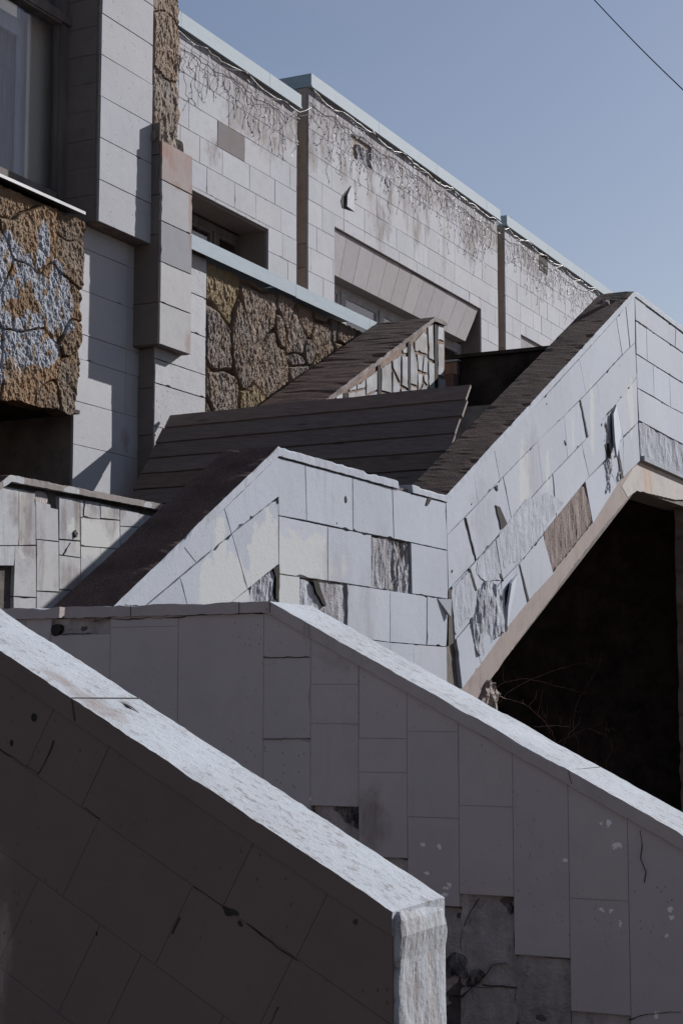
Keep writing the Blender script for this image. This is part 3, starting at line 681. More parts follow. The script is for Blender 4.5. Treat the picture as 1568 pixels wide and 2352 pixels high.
for q in ([CB(1097, 905), CB(1104, 905), CB(1160, 1175), CB(1150, 1178)], [CC(252, 593), CC(260, 593), CC(335, 905), CC(328, 908)], [CC(650, 935), CC(655, 935), CC(723, 1200), CC(710, 1212)],
          [CC(1368, 75), CC(1380, 75), CC(1420, 300), CC(1400, 305)], [CC(475, 500), CC(508, 515), CC(562, 640), CC(515, 678)], [CC(278, 965), CC(290, 965), CC(340, 1125), CC(325, 1128)],
          [CB(985, 1200), CB(1000, 1235), CB(992, 1232)], [CC(470, 365), CC(490, 352), CC(492, 395)], [CC(503, 1000), CC(520, 1010), CC(535, 1058), CC(510, 1030)], [CC(548, 1130), CC(575, 1075), CC(570, 1130), CC(545, 1235)],
          [CB(1280, 1230), CB(1310, 1220), CB(1330, 1330), CB(1300, 1325)], [CA(118, 455), CA(130, 440), CA(130, 490)], [CA(92, 968), CA(135, 935), CA(138, 1000), CA(132, 1195), CA(110, 1190), CA(112, 1040)],
          [CA(385, 1060), CA(425, 1062), CA(440, 1120), CA(480, 1235), CA(470, 1245), CA(410, 1150)], [CB(1395, 880), CB(1402, 877), CB(1406, 886)], [CB(1420, 1168), CB(1505, 1088), CB(1500, 1097), CB(1425, 1175)],
          [CE(238, 1210), CE(318, 1125), CE(300, 1160), CE(250, 1212)], [CD(1500, 590), CD(1512, 580), CD(1506, 597)], [CE(490, 376), CE(505, 384), CE(600, 445), CE(592, 450)], [CA(1215, 495), CA(1232, 440), CA(1262, 455), CA(1225, 505)]):
    wedge(w3, W3, q)  # last wedge is a painted shadow under the coping chip
for q, rr in ((CA(630, 465), .02), (CA(562, 635), .008), (CC(303, 492), .010), (CB(1030, 430), .012), (CB(855, 930), .010), (CB(1388, 652), .012), (CB(1352, 632), .012), (CC(158, 985), .01), (CD(1500, 595), .01)):
    m_ = MB(); u, v = W3.px(q); hfield(m_, W3, [(u+rr*.7*math.cos(t)*random.uniform(.6, 1.2), v+rr*1.3*math.sin(t)*random.uniform(.6, 1.2)) for t in np.linspace(0, 5.8, 9)], .005, rough(.004, 60, 60, .0262, 33), None, back=.02, jag=.006, jf=40); m_.build('pock_mark', M['darkst'], w3)
# stringer under the tiles and the spalled band / beam at the upper right
mb = MB()
st_top = [W3.px(CB(*q)) for q in [(190, 3060), (365, 2862), (450, 2735), (550, 2602), (720, 2386), (900, 2190), (1190, 1826), (1360, 1552), (1410, 1487), (1500, 1402), (1560, 1340)]]
st_bot = [W3.px(q) for q in [CC(440, 1800), CC(700, 1440), CC(900, 1180), CC(1100, 900), CC(1300, 640), CC(1480, 430), CE(520, 1880)]]
prism(mb, W3, wob(st_top+st_bot[::-1]+[W3.px(CC(380, 1990)), W3.px(CC(220, 1880))], .004), -.02, .011)
mb.build('stringer_edge', [M['string']], w3)
mb = MB()
hfield(mb, W3, [W3.px(CE(*q)) for q in [(527, 1268), (765, 1398), (941, 1488), (1180, 1605), (1180, 1900), (941, 1772), (700, 1665), (552, 1612), (545, 1530)]], .016, rough(.03, 8, 6, .004, 23, .35), tvar(.15, 5), jag=.006)
mb.build('spalled_render', [M['pr']], w3)
mb = MB()
prism(mb, W3, [W3.px(CE(*q)) for q in [(552, 1612), (700, 1668), (941, 1776), (1180, 1900), (1180, 1960), (941, 1838), (700, 1735), (548, 1690), (480, 1688)]], -.01, .006, (.8, .75, .7)) 
prism(mb, W3, wob([W3.px(CE(*q)) for q in [(480, 1690), (550, 1640), (700, 1700), (941, 1800), (1180, 1920), (1180, 2040), (941, 1962), (850, 1960), (520, 1880), (440, 1940), (385, 1845)]], .003), -.01, .0135)
mb.build('edge_beam', [M['rust']], w3)
# drip ledge above the beam
mb = MB(); a, b = W3.px(CE(552, 1600)), W3.px(CE(941, 1765))
box(mb, (a[0], Y3-.05, a[1]-.02), (20, Y3-.002, a[1]+.025)); mb.build('drip_ledge', [M['pr']], w3)
# broken foot of the flight
mb = MB(); hfield(mb, W3, [W3.px(q) for q in [CC(410, 1800), CC(470, 1790), CC(492, 1880), CC(490, 2100), CC(330, 2100), CC(380, 1900)]], .012, rough(.07, 10, 10, .0, 31, .4), tvar(.3), jag=.02)
mb.build('broken_footing', [M['moss']], w3)
# debris on the coping top
mb = MB()
tA, tB = T[2], T[3]
def on_top(x, dy):  # a point on the sloped top
    z = tA[1]+(tB[1]-tA[1])*(x-tA[0])/(tB[0]-tA[0]); return (x, Y3+dy, z)
mbs = MB()
for k in range(7):
    x = tA[0]+(tB[0]-tA[0])*(.905+.012*random.random()*k/3); p = on_top(x, .10+.03*random.random()); r = random.uniform(.012, .03)
    beam(mbs, (p[0]-r, p[1], p[2]+.0), (p[0]+r, p[1]+r*.5, p[2]+r*1.2), r*.8, (1, 1, 1), 5)
mbs.build('loose_rubble', M['moss'], w3)
# chipped hollows in the brown top: darker broken bed
for (xa, xb) in ((tA[0]+(tB[0]-tA[0])*.93, tA[0]+(tB[0]-tA[0])*.99),):
    m_ = MB()
    q = [on_top(xa, .03), on_top(xb, .01), on_top(xb, .17), on_top(xa+.1, .20)]
    m_.add([(a, b, c+.006) for a, b, c in q], [(0, 1, 2, 3)], (1, 1, 1)); m_.add([(a, b, c-.01) for a, b, c in q], [(3, 2, 1, 0)], (1, 1, 1)); m_.build('broken_bed', M['darkst'], w3)

# ================================================================== WALL 2 : grey wall along Y with lit coping
w2 = thing('stair_side_wall', 'long grey-mauve tiled wall in shade, flat coping on its left half then sloping down to the right', 'stair wall', (X2, 3, 0))
p2 = W2.px
T2 = [p2((-30, 1411)), p2((629, 1381)), p2((1078, 1640)), p2((1568, 1912))]
zf = T2[1][1]; T2[0] = (-4.24, zf); m2 = (p2((1568, 1914))[1]-zf)/(p2((1568, 1914))[0]-T2[1][0]); T2 = [T2[0], T2[1], (-.3, zf+m2*(-.3-T2[1][0]))]
hcp = p2((625, 1381))[1]-p2((625, 1408))[1]
B2 = [(T2[0][0], zf-hcp), (T2[1][0]-.01, zf-hcp), (T2[2][0], T2[2][1]-hcp*1.08)]
mb = MB(); prism(mb, W2, [(T2[0][0], 0), (T2[0][0], zf-.03), (T2[1][0], zf-.03), (T2[2][0], T2[2][1]-.03), (T2[2][0], 0)], -TH2+.01, 0.0); mb.build('wall_core', [M['mortar']], w2)
mb = MB()
c0 = T2[1][0]
gp = [p2((x, 1390))[0]-T2[0][0] for x in (151, 312)]
sweep(mb, W2, T2, B2, .035, -TH2-.01, seed=21, seg=.025, amp=.0022, chip=.012, gaps=[(gp[0]-.012, gp[0]+.012)])
mb.build('coping', [M['cop_side2'], M['top']], w2)
# columns of slabs
def cop_line(u): return (zf-hcp+.004) if u < c0 else (zf-hcp*1.04+m2*(u-c0)+.002)
cols = [-200, 60, 118, 255, 412, 610, 719, 829.5, 941, 1059, 1182.5, 1309, 1444, 1600, 1800, 2050]
joints = {60: [1500], 118: [1458], 255: [1440], 412: [], 610: [1511, 1697], 719: [1572, 1662, 1851], 829.5: [1696, 1773.5, 1968], 941: [1680, 1877, 2078], 1059: [1851, 2055, 2265], 1182.5: [2195], 1309: [2065, 2325], 1444: [], 1600: [2140], 1800: [2200], -200: []}
skip2 = {(719, 3), (829.5, 3), (1059, 2), (1059, 3), (1182.5, 1), (1309, 2), (941, 3), (118, 0)}
mb = MB(); mbr = MB()
for ci in range(len(cols)-1):
    xa, xb = cols[ci], cols[ci+1]; ua = p2((xa, 1900))[0]; ub = p2((xb, 1900))[0]
    ys = [p2(((xa+xb)/2, y))[1] for y in joints[xa]]+[0.0]
    n_ = len(ys)
    for k in range(n_):
        lo = ys[k]; hi = ys[k-1] if k else None
        if hi is None:
            q = [(ua, lo), (ub, lo), (ub, cop_line(ub)), (ua, cop_line(ua))]
            if ua < c0 < ub: q.insert(3, (c0, cop_line(c0)))
        else: q = [(ua, lo), (ub, lo), (ub, hi), (ua, hi)]
        if (xa, k) in skip2:
            hfield(mbr, W2, q, .010, rough(.030, 8, 8, -.010, 50+ci*3+k, .35), tvar(.35, 7, seed=ci), jag=.004)
            continue
        dark = xa < 600 and xa > 100
        tile(mb, W2, q, tone=rtone(.018, 1, .006), front=.022+random.uniform(-.0010, .0010), gap=(.0008 if dark else .0018), tilt=.4, chip=.25, fill=.78, fd=.0018)
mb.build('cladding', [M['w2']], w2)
mbr.build('exposed_mortar', [M['pr2']], w2)
def crack(parent, pl, pts, w, off, mat=None, name='crack'):
    m_ = MB(); q0 = [pl.px(p) for p in pts]; q = []; ph = random.uniform(0, 50)
    for i in range(len(q0)-1):
        a, b = q0[i], q0[i+1]; L = math.hypot(b[0]-a[0], b[1]-a[1]); n_ = max(2, int(L/.012)); nx, ny = -(b[1]-a[1])/L, (b[0]-a[0])/L
        for j in range(n_):
            t = j/n_; k = (float(fbm(len(q)*.35+ph, ph, 3, 3))-.5)*.010; q.append((a[0]+(b[0]-a[0])*t+nx*k, a[1]+(b[1]-a[1])*t+ny*k))
    q.append(q0[-1]); up, dn = [], []
    for i, (a, b) in enumerate(q):
        j = min(i+1, len(q)-1); k = max(i-1, 0); dx, dy = q[j][0]-q[k][0], q[j][1]-q[k][1]; L = math.hypot(dx, dy) or 1
        ww = w*max(.12, float(fbm(i*.22+ph, 9.1, 7, 3))*1.9-.45); up.append((a-dy/L*ww, b+dx/L*ww)); dn.append((a+dy/L*ww, b-dx/L*ww))
    n_ = len(q); V = [pl.w(a, b, off+.0012) for a, b in dn]+[pl.w(a, b, off+.0012) for a, b in up]+[pl.w(a, b, off-.008) for a, b in dn]+[pl.w(a, b, off-.008) for a, b in up]
    fs = []
    for i in range(n_-1): fs += [(i, i+1, n_+i+1, n_+i), (2*n_+i, 2*n_+i+1, i+1, i), (n_+i, n_+i+1, 3*n_+i+1, 3*n_+i)]
    m_.add(V, fs, (.32, .3, .3)); return m_.build(name, mat or M['mortar'], parent)
# dark broken hollows in wall 2
for pts in ([CM(-64*2+80, 330), CM(-20, 322), CM(88, 324), CM(88, 432), CM(66, 436), CM(58, 400), CM(10, 370), CM(-20, 350)], [CM(770, 760), CM(798, 758), CM(799, 818), CM(786, 812), CM(778, 785)],
            [CM(484, 1000), CM(500, 1005), CM(522, 992), CM(536, 1015), CM(560, 1002), CM(578, 1028), CM(574, 1060), CM(560, 1075), CM(572, 1098), CM(548, 1120), CM(530, 1100), CM(512, 1138), CM(494, 1128), CM(484, 1160), CM(470, 1100)], [CM(585, 1078), CM(612, 1085), CM(640, 1076), CM(646, 1100), CM(626, 1112), CM(632, 1130), CM(606, 1140), CM(600, 1172), CM(588, 1178), CM(586, 1150), CM(566, 1150), CM(578, 1120)]):
    m_ = MB(); hfield(m_, W2, [p2(q) for q in pts], .010, rough(.022, 24, 24, .004, 70, .5), tvar(.9, 16), jag=.016, jf=22); o = m_.build('broken_hollow', M['hollow'], w2)
crack(w2, W2, [CM(485, 1188), CM(560, 1192), CM(600, 1150), CM(660, 1100), CM(700, 1050), CM(765, 1040)], .0028, .018)
crack(w2, W2, [CM(655, 1140), CM(700, 1148), CM(815, 1152)], .0025, .018)
crack(w2, W2, [CM(570, 870), CM(600, 800), CM(640, 745)], .0018, .018)
crack(w2, W2, [CM(1328, 1300), CM(1400, 1275), CM(1480, 1262), CM(1568, 1262)], .0028, .024)
crack(w2, W2, [CM(1380, 430), CM(1390, 500), CM(1385, 560), CM(1405, 620), CM(1398, 670)], .0015, .024)
crack(w2, W2, [CD(400, 1355), CD(560, 1335), CD(640, 1342), CD(760, 1330), CD(900, 1328), CD(1000, 1325), CD(1100, 1312), CD(1300, 1304), CD(1500, 1302), CD(1640, 1298)], .0022, .025)
crack(w2, W2, [CD(170, 1452), CD(300, 1446), CD(380, 1440)], .0022, .024)
crack(w2, W2, [(610, 1697.5), (660, 1697), (719, 1696)], .003, .024)
crack(w2, W2, [(612, 1511), (660, 1510.5), (717, 1510)], .002, .024)
m_ = MB(); hfield(m_, W2, [p2(CD(*q)) for q in [(98, 1368), (180, 1362), (150, 1452), (98, 1480)]], .01, rough(.01, 20, 20, .024, 71), None, jag=.004); m_.build('broken_hollow', M['darkst'], w2)

# ================================================================== WALL 1 : nearest dark wall
w1 = thing('stair_end_wall', 'nearest stair wall, toned dark brown-grey for its shade, with a bright worn sloping coping ending in a white post', 'stair wall', (X1, 1.45, 0))
p1 = W1.px
uE = -1.453
zE = p1((911, 2092))[1]; a1 = p1((0, 1487)); m1 = (zE-a1[1])/(uE-a1[0])
T1 = [(-4.0, zE+m1*(-4.0-uE)), (uE-.002, zE-m1*.002)]
def tz1(u): return zE+m1*(u-uE)
h1 = p1((425, 1768))[1]-p1((425, 1822))[1]
B1 = [(T1[0][0], T1[0][1]-h1), (T1[1][0], T1[1][1]-h1)]
mb = MB(); prism(mb, W1, [(T1[0][0], 0), (T1[0][0], T1[0][1]-.03), (uE-.02, tz1(uE-.02)-.03), (uE-.02, 0)], -TH1+.01, 0); mb.build('wall_core', [M['mortar']], w1)
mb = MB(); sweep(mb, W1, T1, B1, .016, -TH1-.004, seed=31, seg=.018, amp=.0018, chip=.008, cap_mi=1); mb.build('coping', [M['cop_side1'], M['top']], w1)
mb = MB()
# slabs parallel to the slope: rows between coping line, A, B, C
def lrow(pts): return [p1(q) for q in pts]
LA = lrow([(0, 1712), (237, 1880), (452, 2035), (690, 2208)]); LB = lrow([(0, 1942), (115, 2028), (367, 2218), (540, 2350)]); LC = lrow([(0, 2297), (70, 2350)])
def fit(L): n_ = len(L); mx_ = sum(a for a, b in L)/n_; my = sum(b for a, b in L)/n_; return m1, my-m1*mx_
ks = [(m1, tz1(0)-h1+.002), fit(LA), fit(LB)]; dlt = ks[1][1]-ks[2][1]; ks += [(m1, ks[2][1]-dlt*1.15), (m1, ks[2][1]-dlt*2.2), (m1, ks[2][1]-dlt*3.3)]
nx_, nz_ = math.cos(math.atan(m1)), math.sin(math.atan(m1))
cross = [[(132, 1700), (260, 1731), (590, 1950), (760, 2070)], [(235, 1883), (450, 2040), (680, 2190)], [(95, 2100), (235, 2310), (330, 2300), (520, 2380)], [], []]
reg = [(-4.0, 0), (uE-.003, 0), (uE-.003, 3), (-4.0, 3)]
for r in range(5):
    k0, k1 = ks[r][1], ks[r+1][1]
    cs = sorted(p1(q)[0] for q in cross[r]); cs = [-4.2]+[c-.75*j for j in (3, 2, 1) for c in cs[:1]]+cs+[cs[-1]+.55*j if cs else -1 for j in (1, 2, 3)] if cs else [-4.2, -3.2, -2.6, -2.0, -1.4]
    cs = sorted(set(cs))
    for i in range(len(cs)-1):
        a, b = cs[i], cs[i+1]; dl = (k0-k1)*nx_
        sh = lambda u, k: (u, m1*u+k)
        A = sh(a, k0); Bq = sh(b, k0); C_ = (Bq[0]+dl*nz_*1.0, Bq[1]-dl*nx_); D_ = (A[0]+dl*nz_, A[1]-dl*nx_)
        q = clip([A, Bq, C_, D_], reg)
        if len(q) >= 3: tile(mb, W1, q, tone=rtone(.02, 1, .006), gap=.0008, front=.012, chip=.1, tilt=.2, fill=.85, fd=.0012)
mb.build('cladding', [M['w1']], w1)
m_ = MB(); hfield(m_, W1, [p1(CN(*q)) for q in [(1035, 772), (1060, 775), (1110, 800), (1145, 858), (1110, 835), (1060, 800)]], .005, rough(.004, 40, 40, .0115, 80), None, jag=.014, jf=40); m_.build('broken_hollow', M['darkst'], w1)
for q in ([(905, 692), (950, 722), (1010, 760), (1035, 775)], [(1145, 858), (1200, 900), (1290, 965), (1380, 1030)], [(265, 22), (240, 75), (190, 175)], [(0, 45), (45, 80), (100, 115), (190, 172)], [(400, 328), (475, 378)], [(838, 828), (805, 905)], [(1290, 1240), (1250, 1320)]):
    crack(w1, W1, [CN(*k) for k in q], .0019, .0126)
for q, r in (((85, 1648), .012), ((230, 2146), .007), ((35, 1706), .01), ((823, 2116), .009)):
    m_ = MB(); u, v = W1.px(q); hfield(m_, W1, [(u+r*.6*math.cos(t), v+r*math.sin(t)) for t in np.linspace(0, 6, 9)], .004, rough(.002, 30, 30, .0125, 81), None, back=.01, jag=.003); m_.build('pock_mark', M['darkst'], w1)
# the bright eroded end post (faces -Y)
EP = PlY(-uE+.004)
mb = MB()
zb = 0.0; zt = tz1(uE)
def ep_h(U, V):
    a = fbm(U*22, V*9, 91, 5, .6); ed = np.minimum(U-(X1-.02), (X1+TH1)-U); rnd_ = np.clip(ed/.03, 0, 1)
    top = np.clip((zt+.0-V)/.02, 0, 1)
    return .002+.007*a+.010*np.sqrt(rnd_)*np.sqrt(top)+.006*np.clip(1-abs((zt-V)-.05)/.05, 0, 1)
rg = [(X1-.010, zb), (X1+TH1+.002, zb)]
side = []
for k in range(40):
    v = zb+(zt-.012-zb)*k/39; side.append((X1+TH1-.022+.012*(float(fbm(v*7, 2.2, 92, 4))-.5)-(.016 if zt-v < .05 else 0), v))
sideL = []
for k in range(40):
    v = zt-.004-(zt-zb)*k/39*1.0; sideL.append((X1-.004+.006*(float(fbm(v*6, 5.2, 93, 4))-.5), v))
hfield(mb, EP, side+sideL, .006, ep_h, None, back=-.005, jag=.002)
s = NT('worn_white_post'); n = s.noise(20, 6, .72, sc3=(1.3, 1.3, .33)); c = s.mix(s.mr(n, .48, .64), (.50, .53, .58), (.38, .36, .37)); c = s.mix(s.mt('MULTIPLY', s.mr(s.noise(60, 4, .7), .58, .68), .6), c, (.13, .1, .09))
M['post'] = s.done(c, .92, s.bump(s.mt('ADD', n, s.noise(90, 4)), .45, .004), .1)
mb.build('end_post', [M['post']], w1)

def cjoint(parent, pl, p, off_o, off_i, zt, hh, r_=.0013):
    m_ = MB(); beam(m_, pl.w(p, zt+.0005, off_o), pl.w(p+.004, zt+.0005, off_i), r_, (.5, .5, .5)); beam(m_, pl.w(p, zt, off_o+.0005), pl.w(p+.01, zt-hh, off_o+.0005), r_, (.5, .5, .5)); m_.build('coping_joint', M['mortar'], parent)
for q in ((175, 1598),):
    u = p1(q)[0]; cjoint(w1, W1, u, .017, -TH1-.004, tz1(u), h1)
for q in ((1312, 1771),):
    u = p2(q)[0]; cjoint(w2, W2, u, .036, -TH2-.01, zf+m2*(u-c0), hcp)
for x in (630, 312, 560): 
    u = p2((x, 1395))[0]; m_ = MB(); beam(m_, W2.w(u, zf, .036), W2.w(u, zf-hcp, .036), .0015, (.5, .5, .5)); m_.build('coping_joint', M['mortar'], w2)
for (xq, yy) in ((.10, .30), (.02, 0)):
    if yy:
        u = p1((207, 1575))[0]; m_ = MB(); z_ = tz1(u); m_.add([W1.w(u-.03, tz1(u-.03)+.002, -.16), W1.w(u+.002, tz1(u)+.002, -.168), W1.w(u+.03, tz1(u+.03)+.002, -.163), W1.w(u+.004, tz1(u)+.002, -.152)], [(0, 1, 2, 3)], (.4, .4, .4)); m_.build('pock_mark', M['mortar'], w1)

# ================================================================== WALL 4 : low patched wall at left
w4 = thing('landing_parapet', 'low patched white wall with dark weathered coping, left of the brown-topped ramp', 'parapet wall', (9, Y4, 0))
p4 = WL4.px
z4 = p4((8, 1091))[1]; x4 = p4((8, 1091))[0]; hc4 = z4-p4((8, 1107))[1]
T4 = [(5.9, z4-(x4-5.9)*.6), (x4, z4), (10.05, z4)]; B4 = [(5.9, T4[0][1]-hc4), (x4+.01, z4-hc4), (10.05, z4-hc4)]
mb = MB(); prism(mb, WL4, [(5.9, 0), (10.05, 0), (10.05, z4-.03), (x4, z4-.03), (5.9, T4[0][1]-.03)], -.24, 0); mb.build('wall_core', [M['mortar']], w4)
M['cop4'] = m_clad('weathered_coping', (.34, .30, .29), streak=.9, pits=1, stain=(.09, .07, .06), grime=.6, cream=[bl(WL4, CJ(60, 235), .12, .08), bl(WL4, CJ(600, 350), .08, .03), bl(WL4, CJ(1300, 480), .06, .02)], creamcol=(.6, .61, .64))
mb = MB(); sweep(mb, WL4, T4, B4, .055, -.28, seed=41, seg=.025, amp=.002, chip=.012); mb.build('coping', [M['cop4'], M['gran']], w4)
mb = MB(); mbr = MB()
def q4(*pts): return [p4(CJ(*k)) for k in pts]
g4 = dict(gap=.0045, tilt=1.0, chip=.6, fill=.4, fd=.008)
H = 1500
tl = [([(-200, 260), (145, 330), (145, 850), (-200, 850)], (1.02, 1.03, 1.06)), ([(-200, 850), (130, 850), (100, 1035), (-200, 1035)], (1, 1.02, 1.06)),
      ([(145, 330), (298, 360), (303, 845), (145, 850)], (.95, .94, .95)), ([(110, 850), (303, 850), (305, 1325), (95, 1315)], (1.0, 1.0, 1.0)), ([(95, 1318), (305, 1328), (305, 1800), (95, 1800)], (.98, .98, .98)),
      ([(300, 440), (438, 470), (440, 500), (508, 515), (512, 812), (305, 790)], (.97, .96, .96)), ([(308, 792), (512, 815), (516, 1275), (308, 1265)], (1.03, 1.02, 1.0)), ([(308, 1268), (516, 1280), (516, 1800), (308, 1800)], (.98, .97, .96)),
      ([(512, 395), (705, 425), (710, 805), (516, 790)], (.93, .93, .95)), ([(516, 795), (712, 810), (714, 960), (517, 932)], (1.0, .99, .98)), ([(517, 935), (714, 962), (714, 1262), (518, 1250)], (1.0, .99, .98)), ([(518, 1252), (714, 1265), (714, 1800), (518, 1800)], (.93, .9, .9)),
      ([(708, 425), (890, 455), (895, 605), (712, 590)], (.9, .9, .92)), ([(893, 460), (1072, 500), (1074, 615), (897, 597)], (.86, .84, .85)), ([(712, 592), (1074, 618), (1078, 880), (714, 852)], (1.08, 1.08, 1.06)),
      ([(714, 855), (895, 868), (900, 1200), (714, 1262)], (1, 1, 1)), ([(897, 868), (1078, 882), (1080, 1250), (900, 1250)], (1.04, 1.04, 1.03)), ([(714, 1262), (900, 1250), (900, 1800), (714, 1800)], (.9, .9, .9)), ([(900, 1250), (1260, 1260), (1260, 1800), (900, 1800)], (.9, .9, .9)),
      ([(1075, 500), (1250, 548), (1254, 680), (1078, 670)], (.98, .97, .98)), ([(1078, 672), (1254, 682), (1258, 1260), (1080, 1250)], (1.02, 1.02, 1.02)), ([(1252, 550), (1560, 615), (1560, 1260), (1258, 1260)], (.95, .95, .97))]
for pts, tn in tl: tile(mb, WL4, q4(*pts), tone=tn, **g4)
mb.build('cladding', [M['w4']], w4)
hfield(mbr, WL4, q4((300, 350), (438, 375), (438, 470), (300, 445)), .02, rough(.02, 10, 8, .004, 101), None, jag=.006); mbr.build('exposed_mortar', [M['pr2']], w4)
m_ = MB(); hfield(m_, WL4, q4((640, 700), (665, 695), (685, 745), (660, 765), (640, 740)), .01, rough(.02, 30, 30, .02, 102), None, jag=.01); m_.build('broken_hollow', M['darkst'], w4)
crack(w4, WL4, [CJ(745, 430), CJ(750, 470), CJ(742, 530), CJ(745, 590)], .006, .027); crack(w4, WL4, [CJ(620, 820), CJ(590, 870), CJ(555, 935)], .004, .027)

# ================================================================== WALL 5 : stone-clad parapet on the inner side
w5 = thing('stone_clad_parapet', 'short stair parapet clad in crazy white stone with dark vertical slots, behind the plank barrier', 'stair parapet', (14, Y5, 0))
p5 = WL5.px
Ta = p5((993, 728)); T5 = [p5((735, 921)), Ta, (p5((1020, 739))[0], Ta[1])]; sl5 = (T5[1][1]-T5[0][1])/(T5[1][0]-T5[0][0]); T5[0] = (11.2, Ta[1]-sl5*(Ta[0]-11.2))
h5 = Ta[1]-p5(CG(822, 795))[1]
B5 = [(T5[0][0], T5[0][1]-h5*1.15), (Ta[0]-.01, Ta[1]-h5), (T5[2][0], Ta[1]-h5*.62)]
xe5 = p5(CG(912, 900))[0]
mb = MB(); prism(mb, WL5, [(11.2, R(.3)), (xe5, R(.3)), (xe5, Ta[1]-.03), (Ta[0], Ta[1]-.03), (11.2, T5[0][1]-.03)], -.59, 0); mb.build('wall_core', [m_plain('brown_mortar', (.28, .19, .145), .3, 12)], w5)
M['cop5'] = m_plain('brown_coping_edge', (.19, .155, .15), .5, 9, bump=.8, bd=.01, bs=30)
mb = MB(); sweep(mb, WL5, T5, B5, .03, -.6, seed=51, amp=.004, chip=.02, seg=.05); mb.build('coping', [M['cop5'], M['gran']], w5)
mb = MB()
st5 = [[(857, 815), (904, 822), (907, 945), (857, 932)], [(858, 955), (903, 960), (903, 1205), (858, 1188)], [(862, 1205), (913, 1217), (915, 1400), (862, 1400)],
       [(655, 950), (680, 990), (710, 1100), (708, 1272), (655, 1252)], [(655, 1260), (706, 1280), (700, 1400), (655, 1400)], [(688, 940), (752, 868), (780, 892), (785, 1040), (690, 1015)], [(785, 828), (824, 812), (830, 1085), (792, 1068)],
       [(705, 1030), (752, 1040), (742, 1165), (715, 1150)], [(757, 1045), (785, 1065), (782, 1176), (748, 1170)], [(790, 1082), (835, 1100), (842, 1292), (805, 1305), (792, 1240)], [(712, 1172), (752, 1182), (738, 1260), (714, 1310)], [(755, 1185), (785, 1182), (788, 1270), (760, 1235)], [(755, 1245), (800, 1310), (800, 1400), (725, 1400), (735, 1290)],
       [(440, 1135), (515, 1090), (520, 1325), (442, 1305)], [(525, 1080), (588, 1035), (585, 1250), (530, 1135)], [(595, 1042), (638, 1050), (640, 1290), (595, 1265)], [(527, 1150), (582, 1275), (572, 1400), (527, 1400)], [(600, 1000), (634, 975), (634, 1030), (605, 1030)], [(590, 1285), (640, 1298), (640, 1400), (590, 1400)],
       [(200, 1318), (325, 1290), (325, 1400), (200, 1400)], [(330, 1215), (413, 1150), (414, 1300), (332, 1335)], [(332, 1340), (414, 1305), (414, 1400), (332, 1400)], [(110, 1340), (160, 1320), (160, 1400), (110, 1400)], [(265, 1255), (325, 1215), (325, 1282), (265, 1298)], [(440, 1318), (520, 1332), (520, 1400), (440, 1400)], [(210, 1290), (260, 1255), (262, 1300), (210, 1312)]]
for k in st5:
    q = [p5(CG(*a)) for a in k]; tile(mb, WL5, q, tone=rtone(.12, 1.0, .03), gap=.012, front=.010, chip=2.5, tilt=1)
mb.build('stone_cladding', [m_clad('crazy_white_stone', (.58, .585, .61), streak=1.0, pits=.8, stain=(.22, .17, .15), grime=.9, dirt=[bl(WL5, CG(790, 1000), 1.5, .1), bl(WL5, CG(500, 1190), .8, .05)], dirtcol=(.32, .27, .26))], w5)
mb = MB()
for xa, xb, ya in ((832, 853, 800), (637, 651, 945), (415, 437, 1120), (165, 195, 1325)):
    mb = MB(); prism(mb, WL5, [p5(CG(*k)) for k in [(xa, ya), (xb, ya-8), (xb+4, 1420), (xa+4, 1420)]], .0, .012, (.08, .07, .07)); mb.build('joint_slot', [M['mortar']], w5)

# ================================================================== BUILDING
bld = thing('civic_building', 'pale stone-clad building with a stepped facade, rough stone panels and metal roof trim', 'building', (18, 9.4, 0))
def zpx(pl, x, ys): return [pl.px((x, y))[1] for y in ys]
xb1, xb2a, xb2b, xb3a = FAC.px((677.5, 400))[0], FAC.px((704, 400))[0], FAC.px((1139.5, 700))[0], FAC.px((1156.5, 700))[0]
zt1 = FAC.px((600, 165.5+0))[1]; zt1 = R(7.455); zt2 = R(7.83); ch = .165
o1 = (14.6, FAC.px((612, 530))[0], 5.2, FAC.px((612, 527.5))[1])
o2 = (FAC.px((764, 530))[0], FAC.px((1100.5, 713))[0], 5.2, FAC.px((765, 521))[1])
o3 = (FAC.px((1192, 770))[0], 31.0, 5.2, FAC.px((1192, 768))[1])
def wallblock(x0, x1, ztop, op, nm):
    m_ = MB(); A, Bb, C, D = op
    dpt = 1.2
    box(m_, (x0, YF, 3.9), (A, YF+dpt, ztop-.05)); box(m_, (Bb, YF, 3.9), (x1, YF+dpt, ztop-.05)); box(m_, (A, YF, D), (Bb, YF+dpt, ztop-.05))
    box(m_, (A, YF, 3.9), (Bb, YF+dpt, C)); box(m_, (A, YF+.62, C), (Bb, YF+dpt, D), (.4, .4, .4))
    return m_.build(nm, M['slot'], bld)
rowz = [4.0+.3*k for k in range(30)]
tz = FAC.px((704, 255))[1]; ph = (tz-4.0) % .3
rows = [3.9+ph-.2+.305*k for k in range(25)]
def frows(zt): r_ = [z for z in rows if z < zt-.06 and z > 3.9]; return [3.9]+r_+[zt]
def ftone(darks=()):
    def f(u, v, rnd):
        for (a, b, c, d, t) in darks:
            if a < u < b and c < v < d: return t
        g_ = 1+rnd.uniform(-.06, .05); w_ = rnd.uniform(-.015, .015); return (g_*(1+w_), g_, g_*(1-w_))
    return f
dk = []
for q, t in ((CQ(540, 1010), (.36, .31, .30)), (CQ(300, 1000), (1.02, 1, .98))):
    u, v = FAC.px(q); dk.append((u-.33, u+.33, v-.15, v+.15, t))
facs = []
